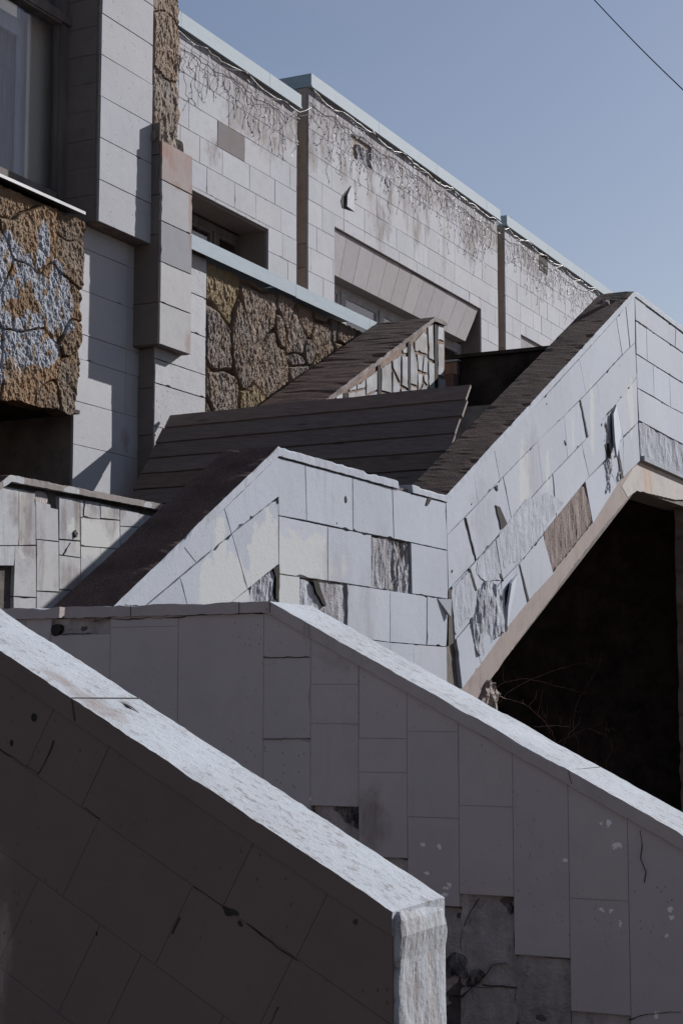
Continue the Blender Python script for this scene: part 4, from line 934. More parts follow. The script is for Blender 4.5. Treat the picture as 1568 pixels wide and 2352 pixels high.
for (x0, x1, zt_, op, sd) in ((9.0, xb1, zt1-ch, o1, 3), (xb2a, xb2b, zt2-ch, o2, 4), (xb3a, 40.0, zt2-ch, o3, 5)):
    fw = wallblock(x0, x1, zt_+ch, op, 'facade_wall')
    hole = FAC.px(CS(310, 780)); sk = [hole] if sd == 4 else []
    m_ = MB(); grid(m_, FAC, x0, x1, frows(zt_), .62, [op], sd, ftone(dk), gap=.0045, skip=sk, tilt=.8, chip=.5, fill=.50, fd=.0035); m_.build('stone_cladding', M['fac'], fw)
    facs.append(fw)
    # metal roof coping with a folded lip
    m_ = MB(); e0, e1 = x0-.02, x1+.02
    for k in range(int((e1-e0)/2.0)+1):
        a, b = e0+2.0*k, min(e0+2.0*(k+1)-.006, e1)
        if b <= a: continue
        box(m_, (a, YF-.075, zt_), (b, YF+1.25, zt_+ch)); box(m_, (a, YF-.085, zt_-.012), (b, YF-.0755, zt_+.012))
    o = m_.build('roof_coping', M['metal'], fw)
# slot side faces (facing -X), courses toned brown for their shade
for xs, zz in ((xb2a, zt2-ch), (xb3a, zt2-ch)):
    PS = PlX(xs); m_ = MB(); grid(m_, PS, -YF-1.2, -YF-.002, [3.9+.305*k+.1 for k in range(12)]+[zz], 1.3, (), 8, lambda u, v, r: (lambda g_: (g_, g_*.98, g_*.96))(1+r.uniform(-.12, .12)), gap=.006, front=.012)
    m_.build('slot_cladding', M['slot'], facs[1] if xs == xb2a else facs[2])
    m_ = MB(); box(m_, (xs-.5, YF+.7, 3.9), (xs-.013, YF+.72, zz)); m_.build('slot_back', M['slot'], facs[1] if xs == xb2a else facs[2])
# broken facade tile (missing, pitted) and sprung slab
m_ = MB(); hfield(m_, FAC, [FAC.px(CS(*q)) for q in [(256, 668), (345, 725), (352, 900), (260, 838)]], .02, rough(.035, 14, 14, .0, 120, .7), tvar(.45, 14), jag=.004); m_.build('exposed_mortar', M['pr_dark'], facs[1])
m_ = MB(); hfield(m_, FAC, [FAC.px(CS(*q)) for q in [(462, 920), (500, 925), (515, 985), (490, 990), (465, 960)]], .02, rough(.02, 14, 14, .02, 121, .7), tvar(.45, 14), jag=.02); m_.build('exposed_mortar', M['pr_dark'], facs[1])
loose(facs[1], FAC, [CS(213, 978), CS(235, 1000), CS(238, 1165), CS(172, 1128), CS(175, 1045)], M['fac'], [.034, .03, .03, .055, .055])
wedge(facs[1], FAC, [CS(208, 978), CS(216, 978), CS(178, 1045), CS(170, 1128), CS(226, 1158), CS(215, 1160), CS(150, 1138), CS(138, 1085), CS(150, 1050)], (.4, .35, .35), off=.026)
wedge(facs[2], FAC, [CS(1395-0, 1205), CS(1400, 1205), CS(1402, 1207)], off=.02)
u, v = FAC.px((1248, 596)); m_ = MB(); prism(m_, FAC, [(u-.32, zt2-ch-.34), (u+.1, zt2-ch-.34), (u+.1, zt2-ch-.015), (u-.32, zt2-ch-.015)], .02, .03, (.15, .13, .12)); m_.build('exposed_mortar', M['mortar'], facs[2])
# windows of the facade
def winset(x0, x1, z0, z1, yw, fw, mull, matf, parent, gl=M['glass'], tr=None):
    """frame with panes; each window is a part, its panes sub-parts"""
    m_ = MB()
    box(m_, (x0, yw, z0), (x1, yw+.07, z0+fw)); box(m_, (x0, yw, z1-fw), (x1, yw+.07, z1))
    xs = [x0]+mull+[x1]
    for k, x in enumerate(xs):
        a = x if k == 0 else (x-fw if k == len(xs)-1 else x-fw/2); box(m_, (a, yw-.002, z0+fw), (a+fw, yw+.072, z1-fw))
    for k in range(len(xs)-1):                   # sash rims
        a, b = xs[k]+fw*.8, xs[k+1]-fw*.8; r = fw*.6
        box(m_, (a, yw+.01, z0+fw), (a+r, yw+.055, z1-fw)); box(m_, (b-r, yw+.01, z0+fw), (b, yw+.055, z1-fw)); box(m_, (a+r, yw+.012, z1-fw-r), (b-r, yw+.053, z1-fw)); box(m_, (a+r, yw+.012, z0+fw), (b-r, yw+.053, z0+fw+r))
    w_ = m_.build('window', matf, parent)
    for k in range(len(xs)-1):
        m_ = MB(); box(m_, (xs[k]+fw, yw+.03, z0+fw), (xs[k+1]-fw, yw+.036, z1-fw)); m_.build('pane', gl, w_)
    return w_
winset(14.7, o1[1]-.002, 5.25, o1[3]-.06, YF+.34, .075, [15.55, 16.45], M['brframe'], facs[0])
m_ = MB(); box(m_, (15.2, YF+.5, 5.3), (16.1, YF+.52, o1[3]-.55), (1, 1, 1)); m_.build('curtain', M['sash'], facs[0])
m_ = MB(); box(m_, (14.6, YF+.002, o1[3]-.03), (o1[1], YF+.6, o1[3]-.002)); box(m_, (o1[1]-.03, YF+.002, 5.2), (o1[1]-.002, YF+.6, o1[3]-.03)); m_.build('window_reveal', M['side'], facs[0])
yw2 = YF+.30
PW = PlY(YF+.10); hz = PW.px((765, 630))[1]
for (op, parent, mul) in ((o2, facs[1], None), (o3, facs[2], None)):
    A, Bb, C, D = op
    yb = YF+.10; xr = (PW.px((1068, 783))[0] if op is o2 else Bb-.4)
    ml = [A+.9, A+2.1, A+3.5] if op is o2 else [A+1.5, A+3]
    winset(A+.002, Bb-.03, 5.25, hz+.02, yw2, .085, ml, M['whiteframe'], parent)
    # splayed hood made of narrow slabs
    m_ = MB(); n_ = max(6, int((Bb-A)/.42)); rn = random.Random(4)
    for k in range(n_):
        t0, t1 = k/n_, (k+1)/n_
        a0, a1 = A+(Bb-.035-A)*t0, A+(Bb-.035-A)*t1; b0, b1 = A+(xr-A)*t0, A+(xr-A)*t1
        d_ = rn.uniform(0, .014); g_ = .004
        zt_ = D-.012-d_
        q = [(b0+g_, yb, hz), (b1-g_, yb, hz), (a1-g_, YF+.004, zt_), (a0+g_, YF+.004, zt_)]
        n0 = Vector(q[1])-Vector(q[0]); n1 = Vector(q[3])-Vector(q[0]); nn = n0.cross(n1).normalized()*(-.02)
        v = [tuple(Vector(p)) for p in q]+[tuple(Vector(p)-nn*(-1)) for p in q]
        tn = rtone(.06, 1, .02); m_.add(v, [(0, 1, 2, 3), (7, 6, 5, 4), (0, 4, 5, 1), (1, 5, 6, 2), (2, 6, 7, 3), (3, 7, 4, 0)], tn)
    # its end cheek and underside, shade put into their darker tone
    m_.add([(xr, yb, hz), (Bb-.035, YF+.004, D-.02), (Bb-.035, YF+.29, D-.02), (xr, YF+.29, hz)], [(0, 1, 2, 3)], (.55, .52, .5)); m_.add([(A+.004, yb+.001, hz), (xr, yb+.001, hz), (xr, YF+.29, hz), (A+.004, YF+.29, hz)], [(0, 1, 2, 3)], (.5, .47, .45))
    hd = m_.build('window_hood', M['hood'], parent)
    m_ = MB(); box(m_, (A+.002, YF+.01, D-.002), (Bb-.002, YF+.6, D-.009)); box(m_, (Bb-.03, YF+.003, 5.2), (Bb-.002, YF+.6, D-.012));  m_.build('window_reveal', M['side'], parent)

# --- base walls, pillar, pier (left volume)
PB, PP, PIER, PL2 = PlY(7.15), PlY(7.0), PlY(6.91), PlY(7.0)
xp0, xp1 = 10.09, 10.80
zs_f = [PP.px((228, y))[1] for y in (511, 414, 317, 221, 125, 29.5, -66, -162)]
zpb = zs_f[0]
pil = MB(); box(pil, (xp0, 7.0, zpb), (xp1+.02, 7.6, 9.5)); pilo = pil.build('pillar', M['soffit'], bld)
m_ = MB()
for k in range(len(zs_f)-1): tile(m_, PP, [(xp0-.0, zs_f[k]), (xp1, zs_f[k]), (xp1, zs_f[k+1]), (xp0-.0, zs_f[k+1])], tone=rtone(.03), gap=.0045, front=.02, fill=.3, chip=.4)
m_.build('front_cladding', M['pil'], pilo)
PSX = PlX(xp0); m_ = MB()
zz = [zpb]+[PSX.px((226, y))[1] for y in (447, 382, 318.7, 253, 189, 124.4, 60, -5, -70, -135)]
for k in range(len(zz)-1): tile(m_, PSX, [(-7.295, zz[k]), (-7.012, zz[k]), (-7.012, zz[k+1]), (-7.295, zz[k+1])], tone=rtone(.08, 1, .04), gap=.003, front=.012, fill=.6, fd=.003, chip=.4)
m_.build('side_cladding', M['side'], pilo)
# stone column right of the pillar
PCL = PlY(7.10); colp = [PCL.px(q) for q in [(348.5, 300), (348.5, -120), (404, -120), (402, 60), (405, 130), (401, 190), (406, 230), (408, 262), (402, 285), (404, 330), (390, 340), (360, 330)]]
def stone_h(seeds, w=.03, jd=.05, amp=.05, fu=16, fv=7, sd=1, dome=.03, warp=.06):
    S = np.array(seeds)
    def f(U, V):
        wu = U+(fbm(U*3, V*3, sd, 3)-.5)*warp; wv = V+(fbm(U*3+7, V*3+7, sd+3, 3)-.5)*warp
        D = np.stack([np.hypot((wu-a)/ax, (wv-b)/az) for a, b, ax, az in S], 0); Ds = np.sort(D, 0); e = Ds[1]-Ds[0]
        k = np.argmin(D, 0); j = np.clip(e/w, 0, 1); j = j*j*(3-2*j)
        off = (np.array([((i*37) % 11)/11 for i in range(len(S))])[k]-.5)*.03
        n_ = fbm(U*fu+V*fv*.35, V*fv, sd+9, 5, .68)-.25; b_ = fbm(U*5, V*4, sd+29, 3)
        f.j = j; f.k = k
        return .01+jd*j+off*j+dome*np.clip(e/.3, 0, 1)+amp*(n_*1.0+b_*.5)*(.3+.7*j)
    return f
def stone_t(hf, tones, jt=(.55, .52, .5)):
    T_ = np.array(tones)
    def t(U, V, H):
        c_ = T_[hf.k % len(T_)]; j = hf.j[..., None]; n_ = (.8+.4*fbm(U*6, V*6, 5, 3))[..., None]
        return (c_*j+np.array(jt)*(1-j))*n_
    return t
sd = [(11.0, z, 1, 2.2) for z in (6.3, 7.6, 8.8)]+[(10.9, 5.7+.0, 1, 1.6), (11.05, 7.0, .8, 1.5)]
hf = stone_h(sd, .008, .008, .036, 32, 18, 61, .0)
m_ = MB(); hfield(m_, PCL, colp, .012, hf, stone_t(hf, [(.95, .95, .95), (1.05, .98, .9), (.9, .9, .95)]), back=-.3, jag=.02, jf=9)
so_ = m_.build('rough_stone_column', M['rock'], pilo)
# the hanging pier
zp_ = [PIER.px((363, y))[1] for y in (791, 693.7, 600.6, 506, 411.5, 319)]
xq0, xq1 = 10.812, PIER.px((436.5, 500))[0]
m_ = MB(); box(m_, (xq0, 6.91, zp_[0]), (xq1-.004, 7.2, zp_[-1]-.004)); pio = m_.build('hanging_pier', M['soffit'], bld)
m_ = MB(); tns = [(1.08, 1.07, 1.05), (1.12, 1.11, 1.08), (.66, .67, .72), (.92, .92, .94), (.80, .68, .64)]
for k in range(5): tile(m_, PIER, [(xq0-.012, zp_[k]), (xq1, zp_[k]), (xq1, zp_[k+1]), (xq0-.012, zp_[k+1])], tone=tns[k], gap=(.012 if k == 4 else .006), front=.022)
m_.build('front_cladding', M['pier'], pio)
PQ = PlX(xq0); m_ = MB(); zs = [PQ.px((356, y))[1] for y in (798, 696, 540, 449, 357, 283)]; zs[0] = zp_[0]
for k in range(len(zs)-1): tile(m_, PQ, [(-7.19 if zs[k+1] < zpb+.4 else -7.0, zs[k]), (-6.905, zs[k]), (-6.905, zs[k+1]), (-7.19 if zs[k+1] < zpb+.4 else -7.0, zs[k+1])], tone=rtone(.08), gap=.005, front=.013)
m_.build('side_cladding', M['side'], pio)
# broken mortar head of the pier with a dark pocket
m_ = MB(); hfield(m_, PIER, [PIER.px(q) for q in [(367, 324), (366, 300), (380, 296), (402, 300), (412, 318), (416, 345), (400, 340)]], .01, rough(.04, 20, 20, -.05, 66, .5), tvar(.3, 12), back=-.1, jag=.012)
hfield(m_, PIER, [PIER.px(q) for q in [(414, 316), (433, 323), (433, 354), (414, 348)]], .01, rough(.02, 14, 14, -.06, 67, .5), lambda U, V, H: np.stack([np.full(U.shape, .12)]*3, -1), back=-.1, jag=.006)
m_.build('broken_head', M['rock'], pio)
# lower walls behind
xl0, xl1 = PB.px((163.5, 1000))[0], 10.90
m_ = MB(); box(m_, (xl0, 7.15, 0), (xl1, 7.9, zpb-.003)); blo = m_.build('lower_wall', M['soffit'], bld)
m_ = MB(); zl_ = [0, .5, .9, 1.5]+[PB.px((175, y))[1] for y in (1122, 1022.5, 922.5, 823, 765, 663, 565)]+[zpb-.002]
zl_ = sorted(z for z in zl_)
sx_ = PB.px((283, 900))[0]
for k in range(len(zl_)-1):
    tile(m_, PB, [(xl0, zl_[k]), (sx_, zl_[k]), (sx_, zl_[k+1]), (xl0, zl_[k+1])], tone=rtone(.02), gap=.003, front=.02, fill=.4, chip=.4); tile(m_, PB, [(sx_, zl_[k]), (xl1-.004, zl_[k]), (xl1-.004, zl_[k+1]), (sx_, zl_[k+1])], tone=rtone(.03, .93, .02), gap=.002, front=.018, fill=.6, fd=.003, chip=.3)
m_.build('front_cladding', M['base'], blo)
x20, x21 = 10.895, PL2.px((468, 800))[0]
m_ = MB(); box(m_, (x20, 7.0, 0), (x21, 7.35, R(3.66))); b2o = m_.build('pilaster', M['soffit'], bld)
z2 = [0, .7, 1.3, 1.9, 2.5, 3.1]+[PL2.px((466, y))[1] for y in (1010, 915, 862, 774.7, 685.6)]+[R(3.62)]; z2 = sorted(z2)
z2 = [z2[0]]+[z2[i] for i in range(1, len(z2)) if z2[i]-z2[i-1] > .1]
m_ = MB()
for k in range(len(z2)-1): tile(m_, PL2, [(x20-.01, z2[k]), (x21, z2[k]), (x21, z2[k+1]), (x20-.01, z2[k+1])], tone=rtone(.04), gap=.0055, front=.02)
m_.build('front_cladding', m_clad('pitted_limestone', (.60, .60, .63), streak=.1, pits=1.6, pit_scale=22, stain=(.3, .27, .27), grime=.25, bumpk=2), b2o)
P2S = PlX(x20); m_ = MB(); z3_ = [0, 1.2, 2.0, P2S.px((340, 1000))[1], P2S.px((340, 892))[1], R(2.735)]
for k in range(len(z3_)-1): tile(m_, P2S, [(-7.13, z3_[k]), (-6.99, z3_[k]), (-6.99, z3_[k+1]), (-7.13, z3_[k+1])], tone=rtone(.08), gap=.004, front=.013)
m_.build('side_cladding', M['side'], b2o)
# left stone panel with splashed paint
PSL = PlY(7.06)
pts = [(-160, 345), (0, 432), (60, 460), (186, 512), (183, 560), (178, 700), (172, 850), (164, 952), (80, 934), (0, 918), (-160, 885)]
seeds = [(CL(130, 100), 1, .8), (CL(-200, 150), 1, 1), (CL(230, 330), 1.3, 1), (CL(480, 330), .7, 1), (CL(480, 560), .8, 1.1), (CL(100, 850), 1, 1), (CL(430, 850), .9, 1.1), (CL(200, 1350), 1.5, 1.1), (CL(480, 1100), .6, .7), (CL(500, 1450), .6, 1.3), (CL(-150, 500), 1, 1.2), (CL(330, 1560), .8, .6), (CL(-200, 1250), 1, 1.2)]
S_ = [(*PSL.px(q), a, b) for q, a, b in seeds]
hf = stone_h(S_, .02, .018, .034, 32, 22, 71, .0, .14)
pb_ = [(PSL.px(CL(*q)), a, b) for q, a, b in [((60, 640), .30, .26), ((20, 520), .10, .22), ((285, 520), .10, .20), ((330, 700), .16, .20), ((400, 850), .20, .22), ((150, 800), .22, .2), ((60, 1080), .22, .2), ((150, 1190), .35, .13), ((320, 1200), .16, .10), ((210, 1020), .1, .12), ((-150, 900), .4, .5)]]
ho = [(PSL.px(CL(*q)), a, b) for q, a, b in [((170, 780), .06, .1), ((320, 600), .05, .07), ((60, 900), .12, .07), ((40, 610), .05, .05), ((180, 880), .14, .05)]]
def tL(U, V, H):
    base = stone_t(hf, [(.95, .9, .85), (.9, .9, .9), (1.1, 1.05, 1.0), (.8, .82, .85), (.92, .95, 1.0)])(U, V, H)
    wu = (fbm(U*9, V*7, 88, 5, .65)-.5); wv = (fbm(U*9+5, V*7+5, 89, 5, .65)-.5)
    d = np.min(np.stack([np.hypot((U-c[0])/a+wu*1.5, (V-c[1])/b+wv*1.5) for c, a, b in pb_]), 0)
    e = np.min(np.stack([np.hypot((U-c[0])/a+wu*1.5, (V-c[1])/b+wv*1.5) for c, a, b in ho]), 0)
    f.mask = ((d < .95) & (e > 1) & (fbm(U*20, V*14, 90, 3) > .25))
    return base
class f: mask = None
mb = MB(); hfield(mb, PSL, [PSL.px(q) for q in pts], .0075, hf, tL, back=-.1, jag=.018, jf=10)
# assign paint material index to masked faces: recompute by face centre
fc = np.array([[mb.v[i][0] for i in q[:4]] for q in mb.f]).mean(1); fz = np.array([[mb.v[i][2] for i in q[:4]] for q in mb.f]).mean(1)
tL_U, tL_V = fc, fz
wu = (fbm(fc*9, fz*7, 88, 5, .65)-.5); wv = (fbm(fc*9+5, fz*7+5, 89, 5, .65)-.5)
d = np.min(np.stack([np.hypot((fc-c[0])/a+wu*1.5, (fz-c[1])/b+wv*1.5) for c, a, b in pb_]), 0); e = np.min(np.stack([np.hypot((fc-c[0])/a+wu*1.5, (fz-c[1])/b+wv*1.5) for c, a, b in ho]), 0)
mk = (d < .95) & (e > 1) & (fbm(fc*26, fz*14, 90, 3) > .33)
mb.m = [1 if k else 0 for k in mk]
for i in np.nonzero(mk)[0]: mb.t[i] = (1, 1, 1)
lp = mb.build('rough_stone_panel', [M['rockL'], M['rockpaint']], bld); lp['label'] = 'ochre rough stone panel splashed with white paint'
# soffit under the left panel, the dark doorway behind
mb = MB(); zb_ = PSL.px((80, 934))[1]
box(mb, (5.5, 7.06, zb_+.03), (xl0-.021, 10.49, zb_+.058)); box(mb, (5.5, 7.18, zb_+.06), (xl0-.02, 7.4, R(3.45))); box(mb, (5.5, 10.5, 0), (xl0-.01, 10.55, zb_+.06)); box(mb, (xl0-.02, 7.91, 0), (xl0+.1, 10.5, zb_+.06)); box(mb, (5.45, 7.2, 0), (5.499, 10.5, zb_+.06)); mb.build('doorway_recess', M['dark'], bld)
# mid stone panel
PM = PlY(7.03)
seeds = [((235, 370), .8, 1.2), ((500, 500), 1.0, 1.3), ((690, 500), .6, 1.2), ((490, 340), .9, .5), ((205, 750), .7, 1.3), ((370, 760), .6, 1.2), ((600, 980), 1.1, 1.3), ((200, 1120), .9, .9), ((460, 1200), 1.0, .5), ((770, 720), .9, 1.1), ((655, 660), .4, .7), ((830, 560), .7, .8), ((780, 890), .7, .4), ((860, 830), .6, .5), ((970, 760), .8, 1.3), ((820, 1060), .9, .9), ((930, 960), .8, .7), ((960, 570), .7, .5), ((1130, 680), .8, .9), ((1140, 850), .8, .6), ((1050, 640), .3, .7), ((1250, 740), .5, .7), ((60, 1250), .6, .8), ((700, 1200), .6, .6)]
S_ = [(*PM.px(CI(*q)), a, b) for q, a, b in seeds]+[(14.2, 4.4, 1, 1), (13.6, 4.2, 1, 1), (14.9, 4.9, 1, 1)]
hf = stone_h(S_, .05, .032, .034, 44, 20, 75, .004, .11)
xm0, xm1 = x21+.02, 15.02
mb = MB(); hfield(mb, PM, [(xm0, R(1.75)), (xm1, R(1.75)), (xm1, R(3.6)), (xm0, R(3.6))], .009, hf, stone_t(hf, [(1.0, .92, .66), (1.0, .95, .92), (1.02, .93, .88), (1.0, .88, .78), (.88, .88, .92), (.78, .76, .76), (.95, .86, .78), (.95, .94, .95)], (.66, .60, .56)), back=-.1, jag=.01)
mp_ = mb.build('rough_stone_panel', M['rock'], bld); mp_['label'] = 'brown irregular stone panel below the metal trim'
mb = MB(); box(mb, (x21, 7.10, 0), (15.0, 7.4, R(3.58))); box(mb, (x21, 7.0, 0), (15.0, 7.098, R(1.76)), (.5, .5, .5)); mb.build('terrace_wall', M['darkst'], bld)
mb = MB(); zf0, zf1 = R(3.612), R(3.735); xf0, xf1 = xq1-.05, PlY(6.9).px((866, 742))[0]; xf2 = PlY(6.9).px((849, 767))[0]
xs_ = [xf0, PlY(6.9).px(CI(804, 350))[0], xf2]
for k in range(2):
    a, b = xs_[k], xs_[k+1]-.004; dz = 0 if k == 0 else -.006
    box(mb, (a, 6.90, zf0+dz), (b, 6.906, zf1+dz)); box(mb, (a, 6.906, zf1-.006+dz), (b, 7.42, zf1+dz))
mb.add([(xf2, 6.90, zf0-.006), (xf2, 6.90, zf1-.006), (xf1, 6.90, zf1-.006), (xf2, 6.906, zf0-.006), (xf2, 6.906, zf1-.006), (xf1, 6.906, zf1-.006)], [(0, 2, 1), (3, 4, 5), (0, 1, 4, 3), (1, 2, 5, 4), (2, 0, 3, 5)])
mb.build('parapet_flashing', M['metal'], bld)
mb = MB(); box(mb, (xl0-5, 7.42, R(2.45)), (40, YF+.1, R(2.6))); box(mb, (15.0, 7.3, 0), (40, 7.42, R(2.45))); mb.build('terrace_slab', M['conc'], bld)
# left window (upper storey)
YW = 7.298; PWn = PlY(YW)
mb = MB()
xr_, xg = PWn.px((154.5, 200))[0], PWn.px((131, 250))[0]
zsb = PWn.px((100, 445))[1]; zrt = PWn.px((100, 432))[1]
box(mb, (xg, YW-.03, zsb), (xr_, YW+.05, 9.5)); box(mb, (xg-.02, YW-.012, zsb+.06), (xg-.002, YW+.03, 9.5))
box(mb, (5.0, YW-.03, zsb-.03), (xg-.022, YW+.05, zrt))
t0 = PWn.px((135, 60))[1]; t1 = PWn.px((135, 30))[1]
box(mb, (5.0, YW-.045, t0), (xg-.022, YW+.05, t1)); box(mb, (5.0, YW-.055, t0+.02), (xr_-.03, YW-.046, t1-.02))
wf = mb.build('window', M['brframe'], bld); wf['label'] = 'large upper window with brown frame and beige blind'
mb = MB(); box(mb, (5.0, YW+.01, zrt), (xg-.021, YW+.016, t0)); mb.build('pane', M['glass'], wf)
mb = MB(); box(mb, (5.0, YW+.01, t1), (xg-.021, YW+.016, 9.4)); mb.build('pane', M['glass'], wf)
xc = PlY(YW+.12).px((60, 250))[0]
mb = MB(); n_ = 60
for k in range(n_):
    a = xc+(xg+.3-xc)*k/n_; b = xc+(xg+.3-xc)*(k+1)/n_; ya = YW+.12+.0005*math.sin(k*1.9); yb_ = YW+.12+.0005*math.sin((k+1)*1.9)
    mb.add([(a, ya, zsb), (b, yb_, zsb), (b, yb_, 9.4), (a, ya, 9.4), (a, ya+.004, zsb), (b, yb_+.004, zsb), (b, yb_+.004, 9.4), (a, ya+.004, 9.4)], [(0, 1, 2, 3), (7, 6, 5, 4)])
mb.build('curtain', M['curtain'], wf)
PI = PlY(YW+.2); xi0, xi1 = PI.px((37, 250))[0], PI.px((64, 250))[0]
mb = MB(); box(mb, (xi0, YW+.18, zsb), (xi1+.05, YW+.21, 8.9)); za = PI.px((36, 82))[1]; box(mb, (5, YW+.18, za-.0), (xi0, YW+.21, za+.13)); mb.build('inner_sash', M['sash'], wf)
mb = MB(); box(mb, (5, YW+.24, zsb), (xi0+.05, YW+.245, za+.02)); mb.build('net_curtain', M['net'], wf)
mb = MB(); box(mb, (5, YW+1.2, 5), (11.5, YW+1.25, 9.5)); box(mb, (5, YW+.06, 5), (11.5, YW+1.2, 5.02)); mb.build('room_back', M['room'], wf)
PSi = PlY(6.97); zs0 = PSi.px((197, 494))[1]
mb = MB(); sl_ = [(6.965, zs0), (6.965, zs0+.022), (YW-.02, zs0+.085), (YW-.02, zs0+.06)]
a, b = 5.0, PSi.px((196, 492))[0]
mb.add([(a, y, z) for y, z in sl_]+[(b, y, z) for y, z in sl_], [(0, 1, 2, 3)[::-1], (4, 5, 6, 7), (0, 4, 5, 1)[::-1], (1, 5, 6, 2)[::-1], (2, 6, 7, 3)[::-1], (3, 7, 4, 0)[::-1]])
M['sillm'] = m_plain('sill_metal', (.17, .175, .19), .2, 6, bump=0, rough=.35, spec=.6, metal=.5)
mb.build('window_sill', M['sillm'], wf)
mb = MB(); box(mb, (5.0, 7.08, zs0-.06), (xp0-.015, 7.30, zs0-.0)); box(mb, (5.0, YW-.028, zs0+.0), (xg, YW+.05, zsb-.032)); mb.build('sill_bed', M['soffit'], bld)

# cross wall at the head of the stairs, its shade put into the colour
dw = thing('cross_wall', 'wall toned dark for its shade, closing the head of the stairs behind the plank barrier', 'wall', (15.5, 6, 0))
PD = PlX(15.5); mb = MB()
hfield(mb, PD, [(-9.38, R(2.45)), (-4.56, R(2.45)), (-4.5, R(3.46)), (-9.38, R(3.46))], .04, rough(.03, 5, 5, 0, 130, .3), tvar(.5, 1.5), back=-.25, jag=.012)
mb.build('masonry', M['darkst'], dw)
mb = MB(); box(mb, (15.44, 4.5, R(3.44)), (15.8, 6.35, R(3.475))); mb.build('coping', M['darkst'], dw)
# brownish jamb block and box on the terrace
bx = thing('wooden_box', 'small pale brown wooden box with metal trim, right of the stone-clad parapet', 'box', (16.0, 6.75, 0))
PX_ = PlX(15.42); 
q0 = PX_.px((1021, 833)); q1 = PX_.px((1049, 860))
mb = MB(); box(mb, (15.42, -q1[0], q1[1]), (15.75, -q0[0]+.25, q0[1])); mb.build('crate_body', m_plain('raw_board', (.26, .20, .17), .2, 8, bump=.3, sc3=(4, 4, .5)), bx)
mb = MB(); box(mb, (15.40, -q1[0]-.02, q0[1]+.002), (15.80, -q0[0]+.26, q0[1]+.02)); box(mb, (15.5, -q1[0]-.10, q0[1]-.06), (15.78, -q1[0]-.021, q0[1]+.035)); mb.build('metal_trim', M['metal'], bx)
mb = MB(); box(mb, (15.3, 6.3, R(2.6)), (15.42, 6.95, q1[1]-.01)); mb.build('shelf_board', M['brownwall'], bx)

# under-stair void
vd = thing('undercroft', 'masonry undercroft toned black for its deep shade, seen below the white stair flight', 'undercroft', (13, 7, 0))
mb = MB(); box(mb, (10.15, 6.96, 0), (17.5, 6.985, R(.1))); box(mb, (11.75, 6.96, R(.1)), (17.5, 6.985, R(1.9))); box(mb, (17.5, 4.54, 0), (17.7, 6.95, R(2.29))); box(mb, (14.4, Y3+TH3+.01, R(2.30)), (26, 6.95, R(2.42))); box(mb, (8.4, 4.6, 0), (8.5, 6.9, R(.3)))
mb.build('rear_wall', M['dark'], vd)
pr = thing('rubble_pier', 'rough brown rubble pier at the right edge, under the rust-streaked beam', 'pier', (16, Y3, 0))
PR = PlY(4.33); mb = MB(); a = PR.px((1565, 1150)); b = PR.px((1640, 1150))
hf = stone_h([(a[0]+.3, z, 1, 1) for z in np.arange(0, 4, .35)]+[(a[0]+.9, z, 1, 1) for z in np.arange(.2, 4, .4)], .05, .04, .06, 12, 9, 140)
hfield(mb, PR, [(a[0], 0), (a[0]+1.4, 0), (a[0]+1.4, px3(CE(941, 1960))[1]-.005), (a[0], px3(CE(860, 1960))[1]-.005)], .016, hf, stone_t(hf, [(.8, .85, .9), (.7, .7, .72)]), back=-.08, jag=.03, jf=8); mb.build('masonry', M['rock'], pr)

# ================================================================== PLANK BARRIER
fb = thing('plank_barrier', 'dark weathered plank barrier leaning across the stairs', 'barrier', (10.6, 5.7, 2))
BL, TL = Vector((10.46, 6.93, R(1.43))), Vector((11.08, 6.95, R(2.225)))
BR, TR = Vector((10.80, 4.56, R(1.48))), Vector((11.43, 4.56, R(2.325)))
dL = (TL-BL)/5; dR = (TR-BR)/6
nl, nr_ = 6.0, 6.0
for k in range(-2, 6):
    t0, t1 = k/6, (k+1)/6
    a0 = BL+(TL-BL)*t0; a1 = BL+(TL-BL)*t1; b0 = BR+(TR-BR)*t0; b1 = BR+(TR-BR)*t1
    e = (a0-b0).normalized(); a0 = a0+e*random.uniform(-.012, .012); a1 = a1+e*random.uniform(-.012, .012); 
    rr = random.uniform(-.006, .01); b0 = b0-e*rr; b1 = b1-e*rr
    up = (b1-b0).normalized(); nn = up.cross(e).normalized()
    if nn.x > 0: nn = -nn
    th = .028; lap = .006
    m_ = MB(); gp_ = .004
    lo0, lo1 = nn*(th+lap), nn*(th)
    P = []
    N_ = 24
    rk = random.Random(k)
    ch0 = [rk.uniform(0, .004) for _ in range(N_+1)]
    for i in range(N_+1):
        s_ = i/N_; lo = a0.lerp(b0, s_)+up*(gp_+ch0[i]); hi = a1.lerp(b1, s_)-up*(gp_*.2+ch0[-i]*.7)
        if k == 5: hi = hi-up*(.02*float(vnoise(s_*5, 1, 9)))
        P += [tuple(lo+nn*(th+lap)), tuple(hi+nn*th*.9), tuple(hi+nn*lap*0), tuple(lo+nn*lap)]
    fs = []
    for i in range(N_):
        for j in range(4): fs.append((i*4+j, (i+1)*4+j, (i+1)*4+(j+1) % 4, i*4+(j+1) % 4))
    fs += [(3, 2, 1, 0), (N_*4, N_*4+1, N_*4+2, N_*4+3)]
    m_.add(P, fs, rtone(.22, 1.0, .05)); m_.build('plank', M['wood'], fb)
for s_ in (.12, .55, .92):
    m_ = MB(); a = BL.lerp(BR, s_); b = TL.lerp(TR, s_); beam(m_, tuple(a-Vector((-.06, 0, .5))), tuple(b-Vector((-.06, 0, .05))), .035, (.8, .8, .8)); m_.build('batten', M['wood'], fb)

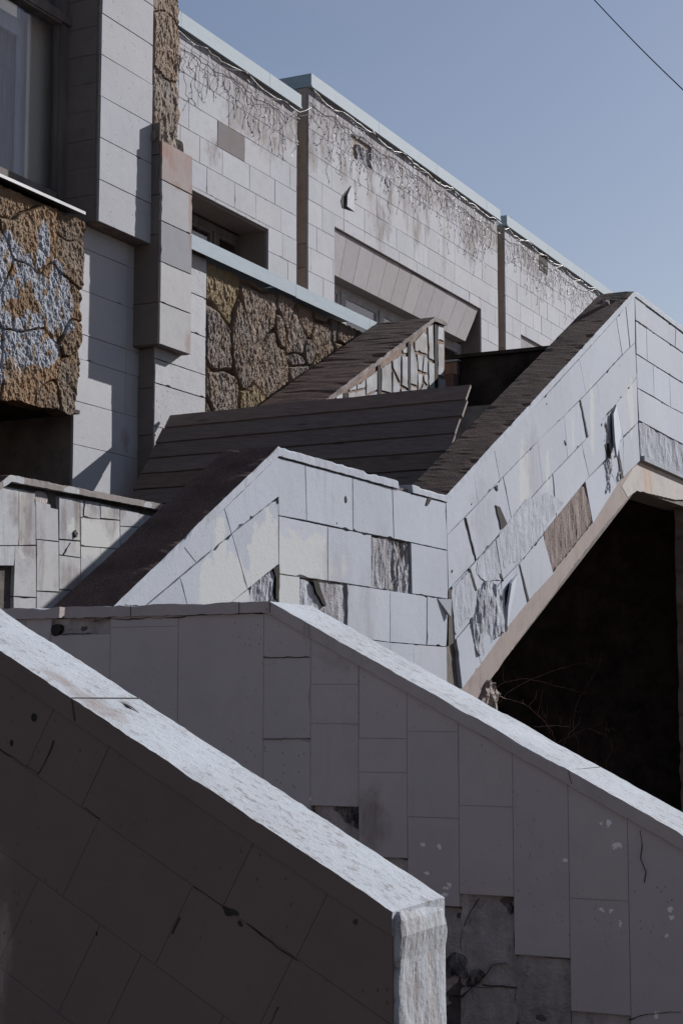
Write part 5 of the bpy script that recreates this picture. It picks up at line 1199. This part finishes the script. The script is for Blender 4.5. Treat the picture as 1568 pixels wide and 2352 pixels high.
# ================================================================== ICICLE LIGHTS under the roof copings
def garland(x0, x1, zt_, lab, sd, dens, lead=None):
    rn = random.Random(sd); y = YF-.10
    g_ = thing('icicle_light_string', lab, 'string lights', ((x0+x1)/2, y, zt_), 'icicle light strings under the roof trim')
    def zc(x): return zt_-.055-.045*abs(math.sin((x-x0)*math.pi/.9))-.02*math.sin(x*3.7+sd)
    m_ = MB(); P = []; x = x0
    while x < x1: P.append((x, y+rn.uniform(-.012, .012), zc(x)+rn.uniform(-.01, .01))); x += .11
    if lead: P += lead
    tube(m_, P, .0040, (.4, .4, .4), 4)
    P2 = [(p[0], p[1]-.01, p[2]-.03-.03*math.sin(i*.7)) for i, p in enumerate(P)]; tube(m_, P2, .0030, (.45, .45, .45), 3)
    m_.build('main_cable', M['wire'], g_)
    n_ = int((x1-x0)/dens)
    for k in range(n_):
        x = x0+.05+(x1-x0-.08)*k/n_+rn.uniform(-.03, .03); z = zc(x)
        L = rn.choice([.25, .4, .55, .75, .45, .35])*rn.uniform(.8, 1.15)
        m_ = MB(); P = [(x, y, z)]; dx = 0; s_ = 0; drift = rn.uniform(-.06, .06)
        while s_ < L:
            st_l = rn.uniform(.05, .10); s_ += st_l
            if rn.random() < .05: st_l *= -.4
            P.append((x+drift*s_+rn.uniform(-.03, .03), y+rn.uniform(-.03, .03), P[-1][2]-st_l*(1 if st_l > 0 else -1) if st_l > 0 else P[-1][2]+.03))
        tube(m_, P, .0027, (.85, .8, .8), 3)
        for p in P[1:]:
            if rn.random() < .8:
                an = rn.uniform(-1.2, 1.2); s__ = 1 if rn.random() < .5 else -1
                beam(m_, p, (p[0]+s__*.035*math.cos(an), p[1]-.01, p[2]+.035*math.sin(an)-.012), .0052, (1.0, 1.0, 1.0) if rn.random() < .93 else (3, 3, 3), 4, .004)
        m_.build('light_strand', M['wire'], g_)
garland(14.6, xb1-.02, zt1-ch, 'tangled grey icicle light string under the lower first roof trim, nearest the stone column', 1, .115, lead=[(xb1+.05, YF-.12, zt1-ch-.03), (xb1+.2, YF-.12, zt1-ch+.06), (xb2a, YF-.12, zt2-ch-.05)])
garland(xb2a+.02, xb2b, zt2-ch, 'long icicle light string under the middle roof trim, over the splayed window hood', 2, .115, lead=[(xb2b+.15, YF-.1, zt2-ch-.12), (xb3a, YF-.1, zt2-ch-.05)])
garland(xb3a+.02, 30.6, zt2-ch, 'icicle light string under the last roof trim, ending behind the white parapet', 3, .125)

# ================================================================== OVERHEAD CABLE
oc = MB(); P = []
for k in range(31):
    t = -.35+1.8*k/30; x = 1364+204*t; y = 0+207*t-6*math.sin(min(max(t, 0), 1)*math.pi)*-1*.6
    D_ = 62-6*t; d = ray(x, y); P.append((d[0]*D_, d[1]*D_, d[2]*D_+ZC))
tube(oc, P, .022, (1, 1, 1), 6)
o = oc.build('overhead_cable', M['cable']); o['label'] = 'thin dark cable crossing the sky at the top right'; o['category'] = 'cable'

# ================================================================== BRAMBLE
br = thing('bramble', 'leafless thorny bramble arching out of the dark space under the stair', 'shrub', (12.5, 5.4, 0))
PBm = [((95, 650), (180, 560), (260, 505), (400, 482), (500, 495), (640, 535), (800, 575), (980, 600), (1110, 595)), ((180, 690), (280, 590), (400, 510), (600, 430), (760, 375), (890, 365)), ((960, 270), (955, 350), (910, 470), (860, 550), (790, 640), (765, 750), (760, 900)),
       ((45, 600), (200, 605), (300, 635), (400, 665), (500, 745), (580, 835), (610, 890), (635, 965), (650, 1100)), ((500, 560), (480, 620), (435, 690)), ((525, 680), (545, 760), (570, 800), (590, 930), (600, 1050)), ((745, 760), (735, 850), (690, 980), (700, 1100)), ((820, 760), (780, 840), (720, 900)),
       ((640, 955), (780, 880), (900, 825), (1050, 805), (1200, 840), (1350, 880), (1500, 955)), ((1385, 900), (1340, 945), (1285, 995), (1275, 870)), ((870, 850), (960, 880), (1035, 925), (1040, 1000), (1000, 1120), (990, 1250)), ((1000, 830), (1020, 880)), ((1050, 1205), (1180, 1220), (1300, 1270), (1420, 1320), (1480, 1380)),
       ((845, 595), (880, 650), (920, 720), (925, 800)), ((480, 835), (560, 830), (650, 825), (730, 835)), ((780, 890), (800, 1000), (805, 1060), (820, 1200)), ((835, 1045), (850, 1085), (870, 1200)), ((1080, 770), (1110, 780), (1120, 800)), ((1160, 738), (1215, 742), (1250, 712)), ((1280, 640), (1275, 740), (1240, 830)), ((910, 1105), (1040, 1105), (1120, 1095), (1290, 1085)), ((1070, 1000), (1110, 1030), (1115, 1090), (1100, 1200)), ((955, 640), (910, 690)), ((380, 640), (400, 665)), ((690, 950), (680, 1040))]
rn = random.Random(5)
for i, path in enumerate(PBm):
    yb_ = 5.35+rn.uniform(-.5, .35); pl = PlY(yb_); P = []
    for j in range(len(path)-1):
        for s_ in (0, .34, .67):
            x = path[j][0]+(path[j+1][0]-path[j][0])*s_; y = path[j][1]+(path[j+1][1]-path[j][1])*s_
            u, v = pl.px(CH(x+rn.uniform(-4, 4), y+rn.uniform(-4, 4))); P.append(pl.w(u, v, rn.uniform(-.012, .012)))
    u, v = pl.px(CH(*path[-1])); P.append(pl.w(u, v)); r0 = .0034 if len(path) > 5 else .0026
    lowi = 0 if path[0][1] > path[-1][1] else -1
    xd, yd = CH(*path[lowi])
    if yd > 1596+(xd-1078)*.56:
        p_ = P[lowi]; root = [(p_[0]+.03*k, p_[1]+.01*k, p_[2]*(1-k/4)) for k in range(1, 5)]
        P = (root[::-1]+P) if lowi == 0 else (P+root)
    m_ = MB(); tube(m_, P, r0, rtone(.2, 1.2, .05), 5, .003)
    for j in range(1, len(P)-1):
        if rn.random() < .22 and len(path) > 3:
            Q = [P[j]]; dx_, dz_ = rn.uniform(-.05, .05), rn.uniform(-.02, .07)
            for k in range(rn.choice([2, 3, 4])): Q.append((Q[-1][0]+dx_+rn.uniform(-.02, .02), Q[-1][1]+rn.uniform(-.02, .02), Q[-1][2]+dz_+rn.uniform(-.02, .02)))
            tube(m_, Q, .002, rtone(.2, 1.6, .05), 4, .001)
    for j in range(1, len(P)):
        if rn.random() < .75:
            p = Vector(P[j]); beam(m_, tuple(p), tuple(p+Vector((rn.uniform(-.02, .02), -.008, rn.uniform(-.02, .024)))), .003, (1.2, 1, 1), 3, .0005)
    m_.build('stem', M['stem'], br)
for q in ((1060, 855), (1045, 845), (1280, 1020), (1090, 985)):
    u, v = PlY(5.3).px(CH(*q)); m_ = MB(); a = .022
    m_.add([(u-a, 5.3, v), (u, 5.29, v-a*.6), (u+a, 5.31, v+.004), (u, 5.3, v+a*.7)], [(0, 1, 2, 3)]); m_.add([(u-a, 5.302, v), (u, 5.292, v-a*.6), (u+a, 5.312, v+.004), (u, 5.302, v+a*.7)], [(3, 2, 1, 0)]); m_.build('leaf', M['leaf'], br)
